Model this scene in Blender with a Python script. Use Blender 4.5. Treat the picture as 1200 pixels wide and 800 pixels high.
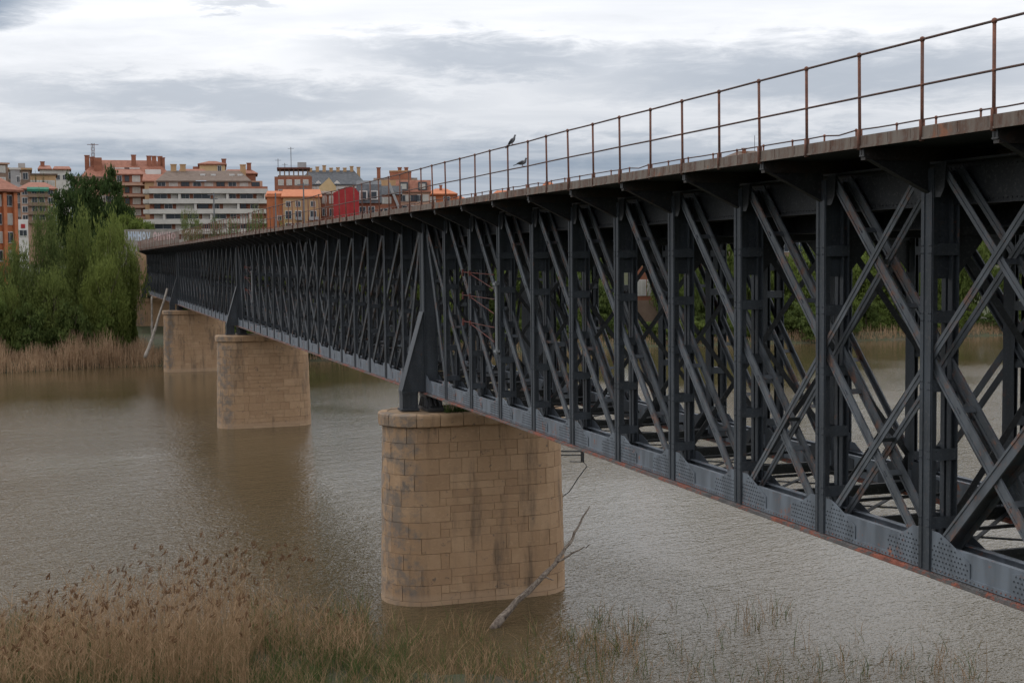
import bpy, bmesh, math, random
from math import sin, cos, pi, radians, atan2, sqrt
from mathutils import Vector, Matrix, Euler

for o in list(bpy.data.objects): bpy.data.objects.remove(o)
scene = bpy.context.scene
COL = scene.collection
rnd = random.Random(7)

# ------------------------------------------------------------------ camera
CZ = 10.93                                   # eye height above the river
F, YAW, PIT, ROL = 1600.0, .3192, .0613, -.0101
cam = bpy.data.objects.new('camera', bpy.data.cameras.new('camera'))
COL.objects.link(cam)
cam.data.lens = 48.0; cam.data.sensor_width = 36.0
cam.data.clip_start = .1; cam.data.clip_end = 20000
cam.matrix_world = (Matrix.Translation((0, 0, CZ)) @ Matrix.Rotation(-YAW, 4, 'Z')
                    @ Matrix.Rotation(pi/2 - PIT, 4, 'X') @ Matrix.Rotation(ROL, 4, 'Z'))
scene.camera = cam
scene.render.resolution_x = 1024; scene.render.resolution_y = 682
scene.view_settings.view_transform = 'Standard'
scene.view_settings.look = 'None'
scene.view_settings.gamma = 1.0
scene.view_settings.exposure = 0.2
scene.cycles.max_bounces = 5; scene.cycles.diffuse_bounces = 2; scene.cycles.glossy_bounces = 2
scene.cycles.transmission_bounces = 2; scene.cycles.transparent_max_bounces = 4
scene.cycles.caustics_reflective = False; scene.cycles.caustics_refractive = False

# ------------------------------------------------------------------ node helper
class NT:
    def __init__(s, tree): s.t = tree; s.n = tree.nodes; s.l = tree.links
    def new(s, typ, **kw):
        n = s.n.new(typ)
        for k, v in kw.items():
            if k == 'inp':
                for kk, vv in v.items(): s.put(n, kk, vv)
            else: setattr(n, k, v)
        return n
    def put(s, n, k, v):
        sock = n.inputs[k]
        if isinstance(v, bpy.types.NodeSocket): s.l.new(v, sock)
        else: sock.default_value = v
    def math(s, op, a, b=0.0, c=0.0, clamp=False):
        n = s.n.new('ShaderNodeMath'); n.operation = op; n.use_clamp = clamp
        s.put(n, 0, a); s.put(n, 1, b); s.put(n, 2, c)
        return n.outputs[0]
    def mix(s, fac, a, b):
        n = s.n.new('ShaderNodeMix'); n.data_type = 'RGBA'
        s.put(n, 0, fac)
        s.put(n, 6, a if isinstance(a, bpy.types.NodeSocket) else (*a, 1)[:4])
        s.put(n, 7, b if isinstance(b, bpy.types.NodeSocket) else (*b, 1)[:4])
        return n.outputs[2]
    def rng(s, v, a, b, c=0.0, d=1.0):
        n = s.n.new('ShaderNodeMapRange'); n.interpolation_type = 'SMOOTHSTEP'
        s.put(n, 0, v); s.put(n, 1, a); s.put(n, 2, b); s.put(n, 3, c); s.put(n, 4, d)
        return n.outputs[0]
    def noise(s, vec, scale, detail=4.0, rough=.55, dist=0.0):
        n = s.n.new('ShaderNodeTexNoise')
        s.put(n, 'Vector', vec); s.put(n, 'Scale', scale); s.put(n, 'Detail', detail)
        s.put(n, 'Roughness', rough); s.put(n, 'Distortion', dist)
        return n.outputs[0]
    def mapping(s, vec, scale=(1, 1, 1), rot=(0, 0, 0), loc=(0, 0, 0)):
        n = s.n.new('ShaderNodeMapping')
        s.put(n, 'Vector', vec); s.put(n, 'Scale', scale); s.put(n, 'Rotation', rot); s.put(n, 'Location', loc)
        return n.outputs[0]

# ------------------------------------------------------------------ world: overcast sky
SUN_EL, SUN_AZ = radians(52), radians(-35)     # azimuth from +y towards +x
world = bpy.data.worlds.new('World'); scene.world = world; world.use_nodes = True
w = NT(world.node_tree); w.n.clear()
tc = w.new('ShaderNodeTexCoord').outputs['Generated']
sep = w.new('ShaderNodeSeparateXYZ', inp={0: tc})
dx, dy, dz = sep.outputs
dzp = w.math('MAXIMUM', dz, 0.0)
inv = w.math('DIVIDE', 1.0, w.math('ADD', dzp, .07))
pl = w.new('ShaderNodeCombineXYZ', inp={0: w.math('MULTIPLY', dx, inv), 1: w.math('MULTIPLY', dy, inv), 2: 0.0}).outputs[0]
pl = w.mapping(pl, rot=(0, 0, YAW))            # cloud rows lie across the valley
az = w.math('DEGREES', w.math('ARCTAN2', dx, dy)); el = w.math('DEGREES', w.math('ARCSINE', dz))
n1 = w.noise(w.mapping(pl, (.32, .75, 1), loc=(3.1, 1.7, 0)), 1.0, 5, .58, .35)
ae = w.new('ShaderNodeCombineXYZ', inp={0: w.math('MULTIPLY', az, .35), 1: w.math('MULTIPLY', el, 1.6), 2: 4.0}).outputs[0]
wob2 = w.math('MULTIPLY', w.math('SUBTRACT', w.noise(ae, 1.0, 6, .64, .3), .5), 2.8)
dark = w.math('MULTIPLY', w.rng(n1, .42, .72), .30)
elw = w.math('ADD', el, wob2)
ael = w.new('ShaderNodeCombineXYZ', inp={0: az, 1: elw, 2: 0.0}).outputs[0]
# cloud banks: azimuth, elevation, half-width, half-height (degrees), tilt, depth of grey
banks = [(17.5, 8.25, 9.0, 1.25, -.06, .62), (31.0, 7.3, 15.0, 1.75, -.01, .66), (6.0, 6.5, 13.0, 1.15, -.01, .56),
         (-3.8, 9.75, 5.9, 1.35, .2, 1.0), (7.2, 10.2, 2.6, .34, -.05, .5), (24.0, 4.4, 26.0, 1.0, 0, .62), (55.0, 9.5, 12.0, 1.6, 0, .6)]
for (a, e, ha, he, tilt, amt) in banks:
    mp = w.n.new('ShaderNodeMapping'); mp.vector_type = 'TEXTURE'
    w.put(mp, 'Vector', ael); w.put(mp, 'Location', (a, e, 0)); w.put(mp, 'Rotation', (0, 0, tilt)); w.put(mp, 'Scale', (ha, he, 1))
    ln = w.new('ShaderNodeVectorMath', operation='LENGTH', inp={0: mp.outputs[0]}).outputs['Value']
    dark = w.math('MAXIMUM', dark, w.rng(ln, 1.25, .2, 0.0, amt))
low = w.rng(elw, 6.5, 3.4)                                   # thicker air low down
streak = w.rng(w.noise(w.new('ShaderNodeCombineXYZ', inp={0: w.math('MULTIPLY', az, .05), 1: w.math('MULTIPLY', el, 1.1), 2: 1.0}).outputs[0], 1.0, 4, .6, .6), .36, .66)
low = w.math('MULTIPLY', low, w.math('ADD', w.math('MULTIPLY', streak, .34), .66))
dark = w.math('MAXIMUM', dark, low)
base = w.mix(w.rng(elw, 6.0, 10.6), (.74, .755, .79), (1.03, 1.035, 1.06))
cl = w.mix(dark, base, (.255, .31, .39))
nish = w.new('ShaderNodeTexSky', sky_type='NISHITA', sun_disc=False, sun_elevation=SUN_EL, sun_rotation=SUN_AZ)
nis = w.new('ShaderNodeVectorMath', operation='SCALE', inp={0: nish.outputs[0], 'Scale': .1}).outputs[0]
final = w.mix(.96, nis, cl)
bg = w.new('ShaderNodeBackground', inp={'Color': final, 'Strength': 1.0})
w.l.new(bg.outputs[0], w.new('ShaderNodeOutputWorld').inputs[0])

world.cycles.sampling_method = 'NONE'        # an even overcast needs no importance map

sun = bpy.data.objects.new('sun', bpy.data.lights.new('sun', 'SUN'))
COL.objects.link(sun)
sun.data.energy = .9; sun.data.angle = radians(25); sun.data.color = (1, .96, .9)
sd = Vector((cos(SUN_EL)*sin(SUN_AZ), cos(SUN_EL)*cos(SUN_AZ), sin(SUN_EL)))
sun.rotation_euler = sd.to_track_quat('Z', 'Y').to_euler()
sun.location = (0, 0, 200)

# ------------------------------------------------------------------ materials
def mat(name, col=None, rough=.7, metal=0.0, spec=None):
    m = bpy.data.materials.new(name); m.use_nodes = True
    t = NT(m.node_tree); b = t.n['Principled BSDF']
    b.inputs['Roughness'].default_value = rough; b.inputs['Metallic'].default_value = metal
    if spec is not None: b.inputs['Specular IOR Level'].default_value = spec
    if col: b.inputs['Base Color'].default_value = (*col, 1)
    m['_'] = 0
    return m, t, b
def gpos(t): return t.new('ShaderNodeNewGeometry').outputs['Position']
def objrand(t): return t.new('ShaderNodeObjectInfo').outputs['Random']
def bump(t, b, h, strength=.4, dist=.02):
    n = t.new('ShaderNodeBump', inp={'Height': h, 'Strength': strength, 'Distance': dist})
    t.l.new(n.outputs[0], b.inputs['Normal'])
M = {}
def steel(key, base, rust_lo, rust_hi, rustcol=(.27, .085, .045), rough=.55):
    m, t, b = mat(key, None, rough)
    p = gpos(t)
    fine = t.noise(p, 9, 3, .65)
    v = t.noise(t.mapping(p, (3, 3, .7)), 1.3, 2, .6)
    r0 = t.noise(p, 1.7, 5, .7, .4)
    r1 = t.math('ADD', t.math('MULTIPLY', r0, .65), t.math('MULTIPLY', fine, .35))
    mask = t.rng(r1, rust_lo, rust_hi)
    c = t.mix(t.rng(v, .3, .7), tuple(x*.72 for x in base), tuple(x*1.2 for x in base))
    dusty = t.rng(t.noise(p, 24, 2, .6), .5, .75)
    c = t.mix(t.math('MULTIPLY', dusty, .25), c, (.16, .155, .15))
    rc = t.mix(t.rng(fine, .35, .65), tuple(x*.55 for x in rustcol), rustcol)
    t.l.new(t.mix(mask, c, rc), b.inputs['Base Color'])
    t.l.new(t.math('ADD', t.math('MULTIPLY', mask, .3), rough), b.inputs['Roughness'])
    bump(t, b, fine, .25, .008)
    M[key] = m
steel('post_paint', (.039, .047, .058), .60, .72, (.18, .085, .055))
steel('diag_paint', (.086, .097, .111), .51, .66, (.20, .11, .08))
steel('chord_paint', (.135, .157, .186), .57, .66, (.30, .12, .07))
steel('under_shade', (.013, .015, .018), .62, .75, (.04, .024, .018))  # bridge steel with the deep shade under the deck put into its colour
steel('bracket_shade', (.024, .025, .027), .55, .7, (.09, .055, .04))  # bracket steel, its colour darkened to carry the shade below the deck
steel('beam_rust_shade', (.030, .024, .021), .45, .65, (.06, .034, .024))  # rusty beams, with under-deck shade darkening the rust colour
steel('flange_rust', (.11, .105, .105), .47, .56, (.30, .10, .065))
steel('rail_rust', (.14, .075, .058), .25, .75, (.25, .105, .07), .8)
steel('rod_rust', (.10, .04, .034), .4, .6, (.17, .045, .035), .7)
steel('pipe_grey', (.24, .25, .26), .6, .75, (.2, .1, .07), .6)
steel('bearing_black', (.036, .037, .04), .66, .8, (.16, .06, .04), .5)
m, t, b = mat('kerb'); p = gpos(t)
st = t.noise(t.mapping(p, (2, 5.5, .7)), 1.0, 5, .68)
fn = t.noise(p, 16, 5, .65)
c = t.mix(t.rng(st, .35, .66), (.185, .155, .13), (.10, .05, .033))
c = t.mix(t.math('MULTIPLY', t.rng(fn, .45, .7), .6), c, (.16, .145, .13))
c = t.mix(t.rng(t.noise(t.mapping(p, (2, 2.2, 1.6)), 1.0, 5, .7), .56, .66), c, (.23, .10, .055))
t.l.new(c, b.inputs['Base Color']); b.inputs['Roughness'].default_value = .85; bump(t, b, st, .6, .02); M['kerb'] = m
steel('rail_dark', (.075, .052, .048), .3, .75, (.12, .06, .045), .75)

m, t, b = mat('sandstone', None, .9); p = gpos(t); r = objrand(t)
n1 = t.noise(p, .9, 3, .6); n2 = t.noise(p, 7, 5, .7); n3 = t.noise(t.mapping(p, (1.3, 1.3, .22), loc=(3.6, 2.2, 0)), .9, 6, .65); n4 = t.noise(t.mapping(p, (1, 1, 3.5)), 5, 4, .6)
c = t.mix(r, (.335, .21, .122), (.47, .315, .192))
c = t.mix(t.rng(n1, .35, .68), c, (.39, .25, .145))
c = t.mix(t.math('MULTIPLY', t.rng(n2, .5, .8), .5), c, (.22, .15, .095))
c = t.mix(t.math('MULTIPLY', t.rng(n4, .55, .75), .35), c, (.62, .45, .28))
c = t.mix(t.math('MULTIPLY', t.rng(n3, .52, .68), .72), c, (.125, .092, .066))
pit = t.rng(t.noise(p, 3.2, 8, .72, .3), .60, .66)
c = t.mix(t.math('MULTIPLY', pit, .65), c, (.09, .08, .075))
sx = t.new('ShaderNodeSeparateXYZ', inp={0: p}).outputs
edge = t.rng(t.math('ADD', sx[0], t.math('MULTIPLY', t.math('SUBTRACT', n2, .5), 1.2)), 10.75, 10.25)      # grey lichen on the upstream nose
c = t.mix(t.math('MULTIPLY', t.math('MULTIPLY', edge, t.rng(t.noise(p, 2.6, 7, .7), .40, .60)), .75), c, (.17, .155, .14))
wet = t.rng(t.math('ADD', sx[2], t.math('MULTIPLY', t.math('SUBTRACT', n2, .5), .25)), .42, .22)     # pale washed foot
c = t.mix(t.math('MULTIPLY', wet, .5), c, (.47, .33, .22))
t.l.new(c, b.inputs['Base Color']); bump(t, b, t.math('ADD', n2, t.math('MULTIPLY', n4, .5)), .55, .025); M['sandstone'] = m
m, t, b = mat('mortar', None, .95); p = gpos(t)
t.l.new(t.mix(t.noise(p, 6), (.15, .105, .066), (.29, .20, .125)), b.inputs['Base Color']); M['mortar'] = m

m, t, b = mat('river', None, .06); p = gpos(t)
big = t.noise(t.mapping(p, (.02, .05, 1)), 1.0, 4, .55)
c = t.mix(t.rng(big, .3, .7), (.070, .052, .025), (.086, .066, .036))
t.l.new(c, b.inputs['Base Color']); b.inputs['IOR'].default_value = 1.333
q = t.mapping(p, (1, 1, 1), (0, 0, -.36))
w1 = t.noise(t.mapping(q, (2.0, 3.8, 1)), 1.0, 3, .55, .3)
w2 = t.noise(t.mapping(q, (.4, 1.05, 1)), 1.0, 3, .55, .4)
w3 = t.noise(t.mapping(q, (6.0, 9.5, 1)), 1.0, 2, .5, .2)
sx_n = t.math('SUBTRACT', t.noise(t.mapping(p, (.02, .06, 1)), 1.0, 3, .6, .5), .5)
amp = t.rng(t.noise(t.mapping(p, (.045, .03, 1)), 1.0, 3, .5, .4), .34, .62, .3, 1.0)
h = t.math('ADD', t.math('MULTIPLY', w1, .75), t.math('ADD', t.math('MULTIPLY', w2, .9), t.math('MULTIPLY', w3, .58)))
sy = t.new('ShaderNodeSeparateXYZ', inp={0: p}).outputs
lee = t.rng(t.math('ADD', sy[1], t.math('MULTIPLY', sx_n, 30.0)), 62, 140, 1.0, .13)      # sheltered water under the far bank
h = t.math('MULTIPLY', t.math('MULTIPLY', h, amp), lee)
bump(t, b, h, .82, .125); M['river'] = m

m, t, b = mat('earth', None, .95); p = gpos(t)
n1 = t.noise(p, .6, 6, .6); n2 = t.noise(p, 5, 6, .65); n0 = t.noise(p, .05, 4, .6)
c = t.mix(t.rng(n1, .35, .65), (.055, .042, .026), (.035, .045, .018))
c = t.mix(t.math('MULTIPLY', t.rng(n2, .4, .7), .6), c, (.09, .07, .045)); c = t.mix(t.math('MULTIPLY', t.rng(n0, .4, .6), .5), c, (.05, .07, .025))
t.l.new(c, b.inputs['Base Color']); bump(t, b, n2, .6, .08); M['earth'] = m

def foliage(key, a, bcol, spread=.5):
    m, t, b = mat(key, None, .75, spec=.2); p = gpos(t); r = objrand(t)
    n = t.noise(p, .8, 2, .6); n2 = t.noise(p, 5, 1, .6)
    f = t.math('ADD', t.math('MULTIPLY', n, .8), t.math('MULTIPLY', t.math('SUBTRACT', n2, .5), .9))
    c = t.mix(t.rng(f, .22, .62), a, bcol)
    c = t.mix(t.math('MULTIPLY', r, spread), c, tuple(x*1.25 for x in bcol[:2]) + (bcol[2]*.8,))
    t.l.new(c, b.inputs['Base Color'])
    tr = t.new('ShaderNodeBsdfTranslucent', inp={'Color': c})
    ms = t.new('ShaderNodeMixShader', inp={0: .38}); t.l.new(b.outputs[0], ms.inputs[1]); t.l.new(tr.outputs[0], ms.inputs[2])
    t.l.new(ms.outputs[0], t.n['Material Output'].inputs[0]); M[key] = m
foliage('leaf_willow', (.080, .112, .034), (.175, .208, .066))
foliage('leaf_dark', (.026, .05, .016), (.052, .082, .026), .25)
foliage('leaf_mid', (.06, .092, .026), (.135, .172, .05))
foliage('leaf_pale', (.10, .13, .05), (.17, .20, .08), .3)
foliage('reed_green', (.055, .09, .03), (.115, .15, .05), .3)
foliage('reed_tan', (.20, .13, .08), (.46, .315, .21), .15)
foliage('reed_far', (.32, .215, .135), (.50, .355, .235), .1)
foliage('reed_plume', (.10, .055, .036), (.20, .115, .075), .3)
def simple(key, a, bcol, scale=3.0, rough=.85, stretch=(1, 1, 1)):
    m, t, b = mat(key, None, rough); p = gpos(t)
    n = t.noise(t.mapping(p, stretch), scale, 4, .62)
    t.l.new(t.mix(t.rng(n, .3, .7), a, bcol), b.inputs['Base Color']); bump(t, b, n, .4, .02); M[key] = m
simple('timber', (.16, .10, .075), (.26, .18, .14), 3)
simple('bark', (.07, .05, .035), (.14, .11, .08), 4)
simple('dead_wood', (.10, .075, .06), (.30, .25, .205), 9, .9, (1.2, 1.2, 1.2))
simple('pale_wood', (.22, .19, .16), (.36, .32, .28), 3)
simple('wall_white', (.47, .45, .415), (.56, .54, .50), .5)
simple('wall_bright', (.60, .58, .55), (.70, .68, .66), .5)
simple('wall_orange', (.40, .125, .05), (.48, .165, .07), .7)
simple('wall_brick', (.22, .085, .05), (.31, .125, .075), .9)
simple('wall_pink', (.40, .24, .17), (.47, .30, .22), .6)
simple('wall_tan', (.40, .25, .13), (.48, .31, .17), .5)
simple('wall_cream', (.52, .38, .20), (.58, .43, .25), .5)
simple('wall_brown', (.20, .135, .10), (.27, .19, .14), .5)
simple('wall_grey', (.30, .30, .30), (.38, .385, .39), .5)
simple('wall_red', (.32, .022, .025), (.37, .035, .038), .6)
simple('roof_tile', (.20, .075, .045), (.30, .125, .08), 1.4)
simple('roof_orange', (.42, .13, .055), (.50, .18, .08), 1.2)
simple('roof_brown', (.12, .085, .065), (.17, .125, .10), 1.1)
simple('roof_slate', (.055, .06, .068), (.095, .10, .11), 1.3)
simple('awning_green', (.02, .13, .085), (.03, .17, .11), 2)
simple('concrete', (.22, .205, .18), (.32, .30, .27), 1.6)
simple('paint_blue', (.42, .50, .60), (.55, .62, .70), 2)
simple('paint_pink', (.50, .36, .36), (.62, .50, .48), 2)
simple('frame_white', (.55, .54, .52), (.62, .61, .60), 2)
simple('blind_pale', (.42, .40, .36), (.5, .48, .44), 1)
simple('blind_brown', (.11, .04, .028), (.16, .062, .04), 1)
simple('mast_grey', (.13, .135, .145), (.18, .185, .195), 2)
simple('feather', (.12, .125, .14), (.19, .19, .205), 14)
simple('feather_dark', (.045, .048, .058), (.08, .08, .09), 14)
simple('bird_leg', (.25, .07, .06), (.3, .1, .08), 10)
m, t, b = mat('glass', (.035, .042, .05), .12); M['glass'] = m

# ------------------------------------------------------------------ mesh builder
class MB:
    def __init__(s): s.v = []; s.f = []
    def add(s, vs, fs):
        k = len(s.v); s.v += [tuple(v) for v in vs]; s.f += [tuple(i + k for i in f) for f in fs]; return s
    def box(s, x0, x1, y0, y1, z0, z1):
        return s.add([(x0, y0, z0), (x1, y0, z0), (x1, y1, z0), (x0, y1, z0), (x0, y0, z1), (x1, y0, z1), (x1, y1, z1), (x0, y1, z1)],
                     [(3, 2, 1, 0), (4, 5, 6, 7), (0, 1, 5, 4), (1, 2, 6, 5), (2, 3, 7, 6), (3, 0, 4, 7)])
    def bar(s, p, q, wdt, hgt, up=(0, 0, 1)):
        p = Vector(p); q = Vector(q); d = (q - p).normalized(); up = Vector(up)
        a = d.cross(up)
        if a.length < 1e-4: a = d.cross(Vector((1, 0, 0)))
        a.normalize(); b2 = a.cross(d).normalized()
        a = a*wdt/2; b2 = b2*hgt/2
        vs = [p-a-b2, p+a-b2, p+a+b2, p-a+b2, q-a-b2, q+a-b2, q+a+b2, q-a+b2]
        return s.add(vs, [(3, 2, 1, 0), (4, 5, 6, 7), (0, 1, 5, 4), (1, 2, 6, 5), (2, 3, 7, 6), (3, 0, 4, 7)])
    def tube(s, pts, rad, n=8, cap=True):
        pts = [Vector(p) for p in pts]; rad = rad if isinstance(rad, (list, tuple)) else [rad]*len(pts)
        base = len(s.v); prev = None
        for i, p in enumerate(pts):
            d = (pts[min(i+1, len(pts)-1)] - pts[max(i-1, 0)]).normalized()
            a = prev - d*prev.dot(d) if prev is not None else d.cross(Vector((0, 0, 1)))
            if a.length < 1e-4: a = d.cross(Vector((1, 0, 0)))
            a.normalize(); prev = a; c = d.cross(a)
            for k in range(n):
                th = 2*pi*k/n; s.v.append(tuple(p + (a*cos(th) + c*sin(th))*rad[i]))
        for i in range(len(pts)-1):
            for k in range(n):
                k2 = (k+1) % n
                s.f.append((base+i*n+k, base+i*n+k2, base+(i+1)*n+k2, base+(i+1)*n+k))
        if cap:
            s.f.append(tuple(base+k for k in reversed(range(n)))); s.f.append(tuple(base+(len(pts)-1)*n+k for k in range(n)))
        return s
    def prism(s, poly, axis, a, b):                # polygon in the other two axes, extruded a..b along axis
        n = len(poly)
        def mk(u, v, w_): return {'x': (w_, u, v), 'y': (u, w_, v), 'z': (u, v, w_)}[axis]
        vs = [mk(u, v, a) for u, v in poly] + [mk(u, v, b) for u, v in poly]
        return s.add(vs, [tuple(range(n)), tuple(range(2*n-1, n-1, -1))] + [(i, i+n, (i+1) % n + n, (i+1) % n) for i in range(n)])
    def dome(s, c, nrm, r, h):
        c = Vector(c); nrm = Vector(nrm).normalized(); a = nrm.orthogonal().normalized(); b2 = nrm.cross(a)
        vs = []
        for rr, hh in ((r, 0), (r*.75, h*.75)):
            for k in range(6): th = 2*pi*k/6; vs.append(c + (a*cos(th)+b2*sin(th))*rr + nrm*hh)
        vs.append(c + nrm*h)
        fs = [(k, (k+1) % 6, (k+1) % 6+6, k+6) for k in range(6)] + [(k+6, (k+1) % 6+6, 12) for k in range(6)]
        return s.add(vs, fs)
    def mesh(s, name, mtl, smooth=False, fix=True):
        me = bpy.data.meshes.new(name); me.from_pydata(s.v, [], s.f)
        if fix:
            bm = bmesh.new(); bm.from_mesh(me); bmesh.ops.recalc_face_normals(bm, faces=bm.faces); bm.to_mesh(me); bm.free()
        for mm in (mtl if isinstance(mtl, (list, tuple)) else [mtl]): me.materials.append(M[mm])
        if smooth: me.polygons.foreach_set('use_smooth', [True]*len(me.polygons))
        me.update(); return me
    def build(s, name, mtl, parent=None, loc=(0, 0, 0), rot=(0, 0, 0), smooth=False, fix=True):
        return put(name, s.mesh(name, mtl, smooth, fix), parent, loc, rot)
def put(name, me, parent=None, loc=(0, 0, 0), rot=(0, 0, 0), scale=None):
    o = bpy.data.objects.new(name, me); COL.objects.link(o)
    o.parent = parent; o.location = loc; o.rotation_euler = rot
    if scale: o.scale = scale
    return o
def tag(o, label, cat, group=None, kind=None):
    o['label'] = label; o['category'] = cat
    if group: o['group'] = group
    if kind: o['kind'] = kind
    return o
def empty(name, loc, rz=0): return put(name, None, None, loc, (0, 0, rz))
def ray(x, y):                                   # direction of a measured sight line
    u, v = x-600, y-400; c, s_ = cos(ROL), sin(ROL)
    a = u*c+v*s_; b_ = -u*s_+v*c
    dxx, dyy, dzz = a/F, 1, -b_/F
    fw = dyy*cos(PIT)+dzz*sin(PIT); up = -dyy*sin(PIT)+dzz*cos(PIT)
    return Vector((dxx*cos(YAW)+fw*sin(YAW), -dxx*sin(YAW)+fw*cos(YAW), up))
def at(x, y, dist):                              # survey point: sight line at a ground distance
    d = ray(x, y); k = dist/sqrt(d.x**2+d.y**2)
    return Vector((0, 0, CZ)) + d*k
def lerp(a, b_, t_): return a+(b_-a)*t_
def smooth01(t_): t_ = max(0, min(1, t_)); return t_*t_*(3-2*t_)

# ------------------------------------------------------------------ terrain and river
def near_edge(x): return max(6, min(70, 40-.6*x + 1.1*sin(x*.35) + .5*sin(x*1.1+2)))
def far_edge(x): return 146.5 + 4.0*smooth01((x-14)/40) + 1.2*sin(x*.12) + .6*sin(x*.41)
def ground_z(x, y):
    ne, fe = near_edge(x), far_edge(x)
    if y < ne:
        d = ne-y; z = .05+.06*min(d, 14) + smooth01((d-14)/24)*8.3
        if x > 7: z = min(z, 4.6+max(0, 9-x)*.4) if d > 14 else z
        return z
    if y > fe:
        d = y-fe
        z = .15+.7*smooth01(d/2.5)+.5*smooth01(d/16)+8.6*smooth01((d-38)/16)+3*smooth01((d-60)/150)+9*smooth01((d-200)/250)
        return z
    e = min(y-ne, fe-y)
    return .05-1.6*smooth01(e/5)
xs = [-9000, -4000, -1500, -700, -400, -250, -180, -130] + [-100+4*i for i in range(0, 21)] + [-18+1.5*i for i in range(0, 36)] + [38+4*i for i in range(0, 40)] + [210, 260, 340, 450, 700, 1500, 4000, 9000]
ys = [-9000, -3000, -800, -200, -60, -30, -15] + [-8+2*i for i in range(0, 12)] + [16+1.2*i for i in range(0, 38)] + [65, 80, 100, 125, 138] + [141+1.1*i for i in range(0, 26)] + [172, 178, 186, 195, 205, 220, 240, 270, 300, 350, 420, 520, 700, 1100, 2000, 5000, 11000]
g = MB(); nx, ny = len(xs), len(ys)
for yy in ys:
    for xx in xs: g.v.append((xx, yy, ground_z(xx, yy) + (rnd.uniform(-.05, .05) if abs(xx) < 200 and 0 < yy < 200 else 0)))
for j in range(ny-1):
    for i in range(nx-1): g.f.append((j*nx+i, j*nx+i+1, (j+1)*nx+i+1, (j+1)*nx+i))
o = g.build('ground', 'earth', smooth=True, fix=False); o['kind'] = 'structure'
o = MB().add([(-9000, 2, 0), (9000, 2, 0), (9000, 175, 0), (-9000, 175, 0)], [(0, 1, 2, 3)]).build('river_water', 'river', fix=False); o['kind'] = 'structure'

# ------------------------------------------------------------------ the bridge
DL, XT, S0 = 2.6841, 11.056, 15.628              # panel length, outer face of near truss, panel point nought
XF = 14.85                                       # outer face of far truss
TD = .40                                         # depth of a truss (outer to inner web)
NB, NE = -8, 64
PIERS = [-8, 10, 28, 46, 64]
BASE = -4.85
bridge = empty('railway_bridge', (XT, S0, CZ+BASE))
tag(bridge, 'long dark blue-grey riveted iron truss railway bridge crossing the brown river', 'bridge')
def L(x, n, z): return (x-XT, n*DL, z-BASE)      # bridge-local place: lateral x, panel number, height from eye
Z = lambda z: z
# -- post (local: x=0 outer face, origin at eye height 0)
def post_mesh(full):
    b = MB()
    b.box(-.032, -.018, -.135, .135, -4.278, 1.12).box(TD-.03, TD-.016, -.135, .135, -4.2, 1.12)
    for sgn in (-1, 1):
        b.box(-.046, -.032, sgn*.085-.035, sgn*.085+.035, -4.26, .9)              # outer angle legs
        b.box(-.018, .10, sgn*.05-.007, sgn*.05+.007, -3.7, 1.1)               # outer ribs
        b.box(TD-.10, TD-.03, sgn*.05-.007, sgn*.05+.007, -4.15, 1.1)
        b.box(TD-.115, TD-.10, sgn*.07-.045, sgn*.07+.045, -3.9, 1.1)
    b.box(.10, TD-.10, -.008, .008, -.34, 1.1)                                 # head web plate
    if full:
        for z in (.05, -.85, -1.77, -2.70, -3.62): b.box(-.018, TD-.03, -.118, .118, z-.075, z+.075)
    return b
ME_post_near = post_mesh(False).mesh('post', 'post_paint'); ME_post = post_mesh(True).mesh('post', 'post_paint')
bt = MB().box(-.018, TD-.03, -.133, -.118, -.08, .08)
for dxr in (.05, TD-.07):
    for dzr in (-.045, .045): bt.dome((dxr, -.133, dzr), (0, -1, 0), .013, .011)
ME_batten = bt.mesh('batten_plate', 'post_paint')
rv = MB()
for z in (.05, -.85, -1.77, -2.70, -3.62):
    for yy in (-.085, .085):
        for dz_ in (-.05, .05): rv.dome((-.046, yy-.02, z+dz_), (-1, 0, 0), .012, .011).dome((-.046, yy+.02, z+dz_), (-1, 0, 0), .012, .011)
z = -.3
while z < 1.0:
    for xx in (.17, .22): rv.dome((xx, -.008, z), (0, -1, 0), .011, .010)
    z += .075
ME_prv = rv.mesh('rivets', 'post_paint', fix=False)
# tower post over a pier
def tower_mesh():
    b = MB()
    for x0, x1 in ((-.034, -.018), (TD-.03, TD-.016)): b.box(x0, x1, -.26, .26, -4.28, 1.12)
    for sgn in (-1, 1):
        b.box(-.05, -.034, sgn*.20-.04, sgn*.20+.04, -4.25, 1.0); b.box(-.018, TD-.03, sgn*.20-.008, sgn*.20+.008, -4.2, 1.1)
    for z in (.55, .05, -.85, -1.77, -2.70, -3.62): b.box(-.018, TD-.03, -.225, .225, z-.09, z+.09)
    return b
ME_tower = tower_mesh().mesh('tower_post', 'post_paint')
bb = MB()
bb.prism([(-.055, -1.75), (-.78, -4.22), (-.055, -4.22)], 'y', -.20, -.18).prism([(-.055, -1.75), (-.78, -4.22), (-.055, -4.22)], 'y', .18, .20)
bb.bar((-.07, 0, -1.70), (-.80, 0, -4.22), .50, .022, (1, 0, .3)).bar((-.22, 0, -3.0), (-.42, 0, -4.22), .03, .03)
bb.box(-.80, -.055, -.24, .24, -4.26, -4.222)
ME_buttress = bb.mesh('buttress', 'post_paint')
lg = MB().box(-.76, -.30, -.20, .20, -4.78, -4.26).box(-.84, -.24, -.27, .27, -4.845, -4.78).box(-.80, -.27, -.23, .23, -4.31, -4.262)
for xx in (-.77, -.29): lg.box(xx-.015, xx+.015, -.215, .215, -4.78, -4.32)
for xx in (-.70, -.53, -.36): lg.box(xx-.02, xx+.02, -.212, -.2, -4.78, -4.32)
ME_leg = lg.mesh('pier_leg', 'post_paint')
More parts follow.
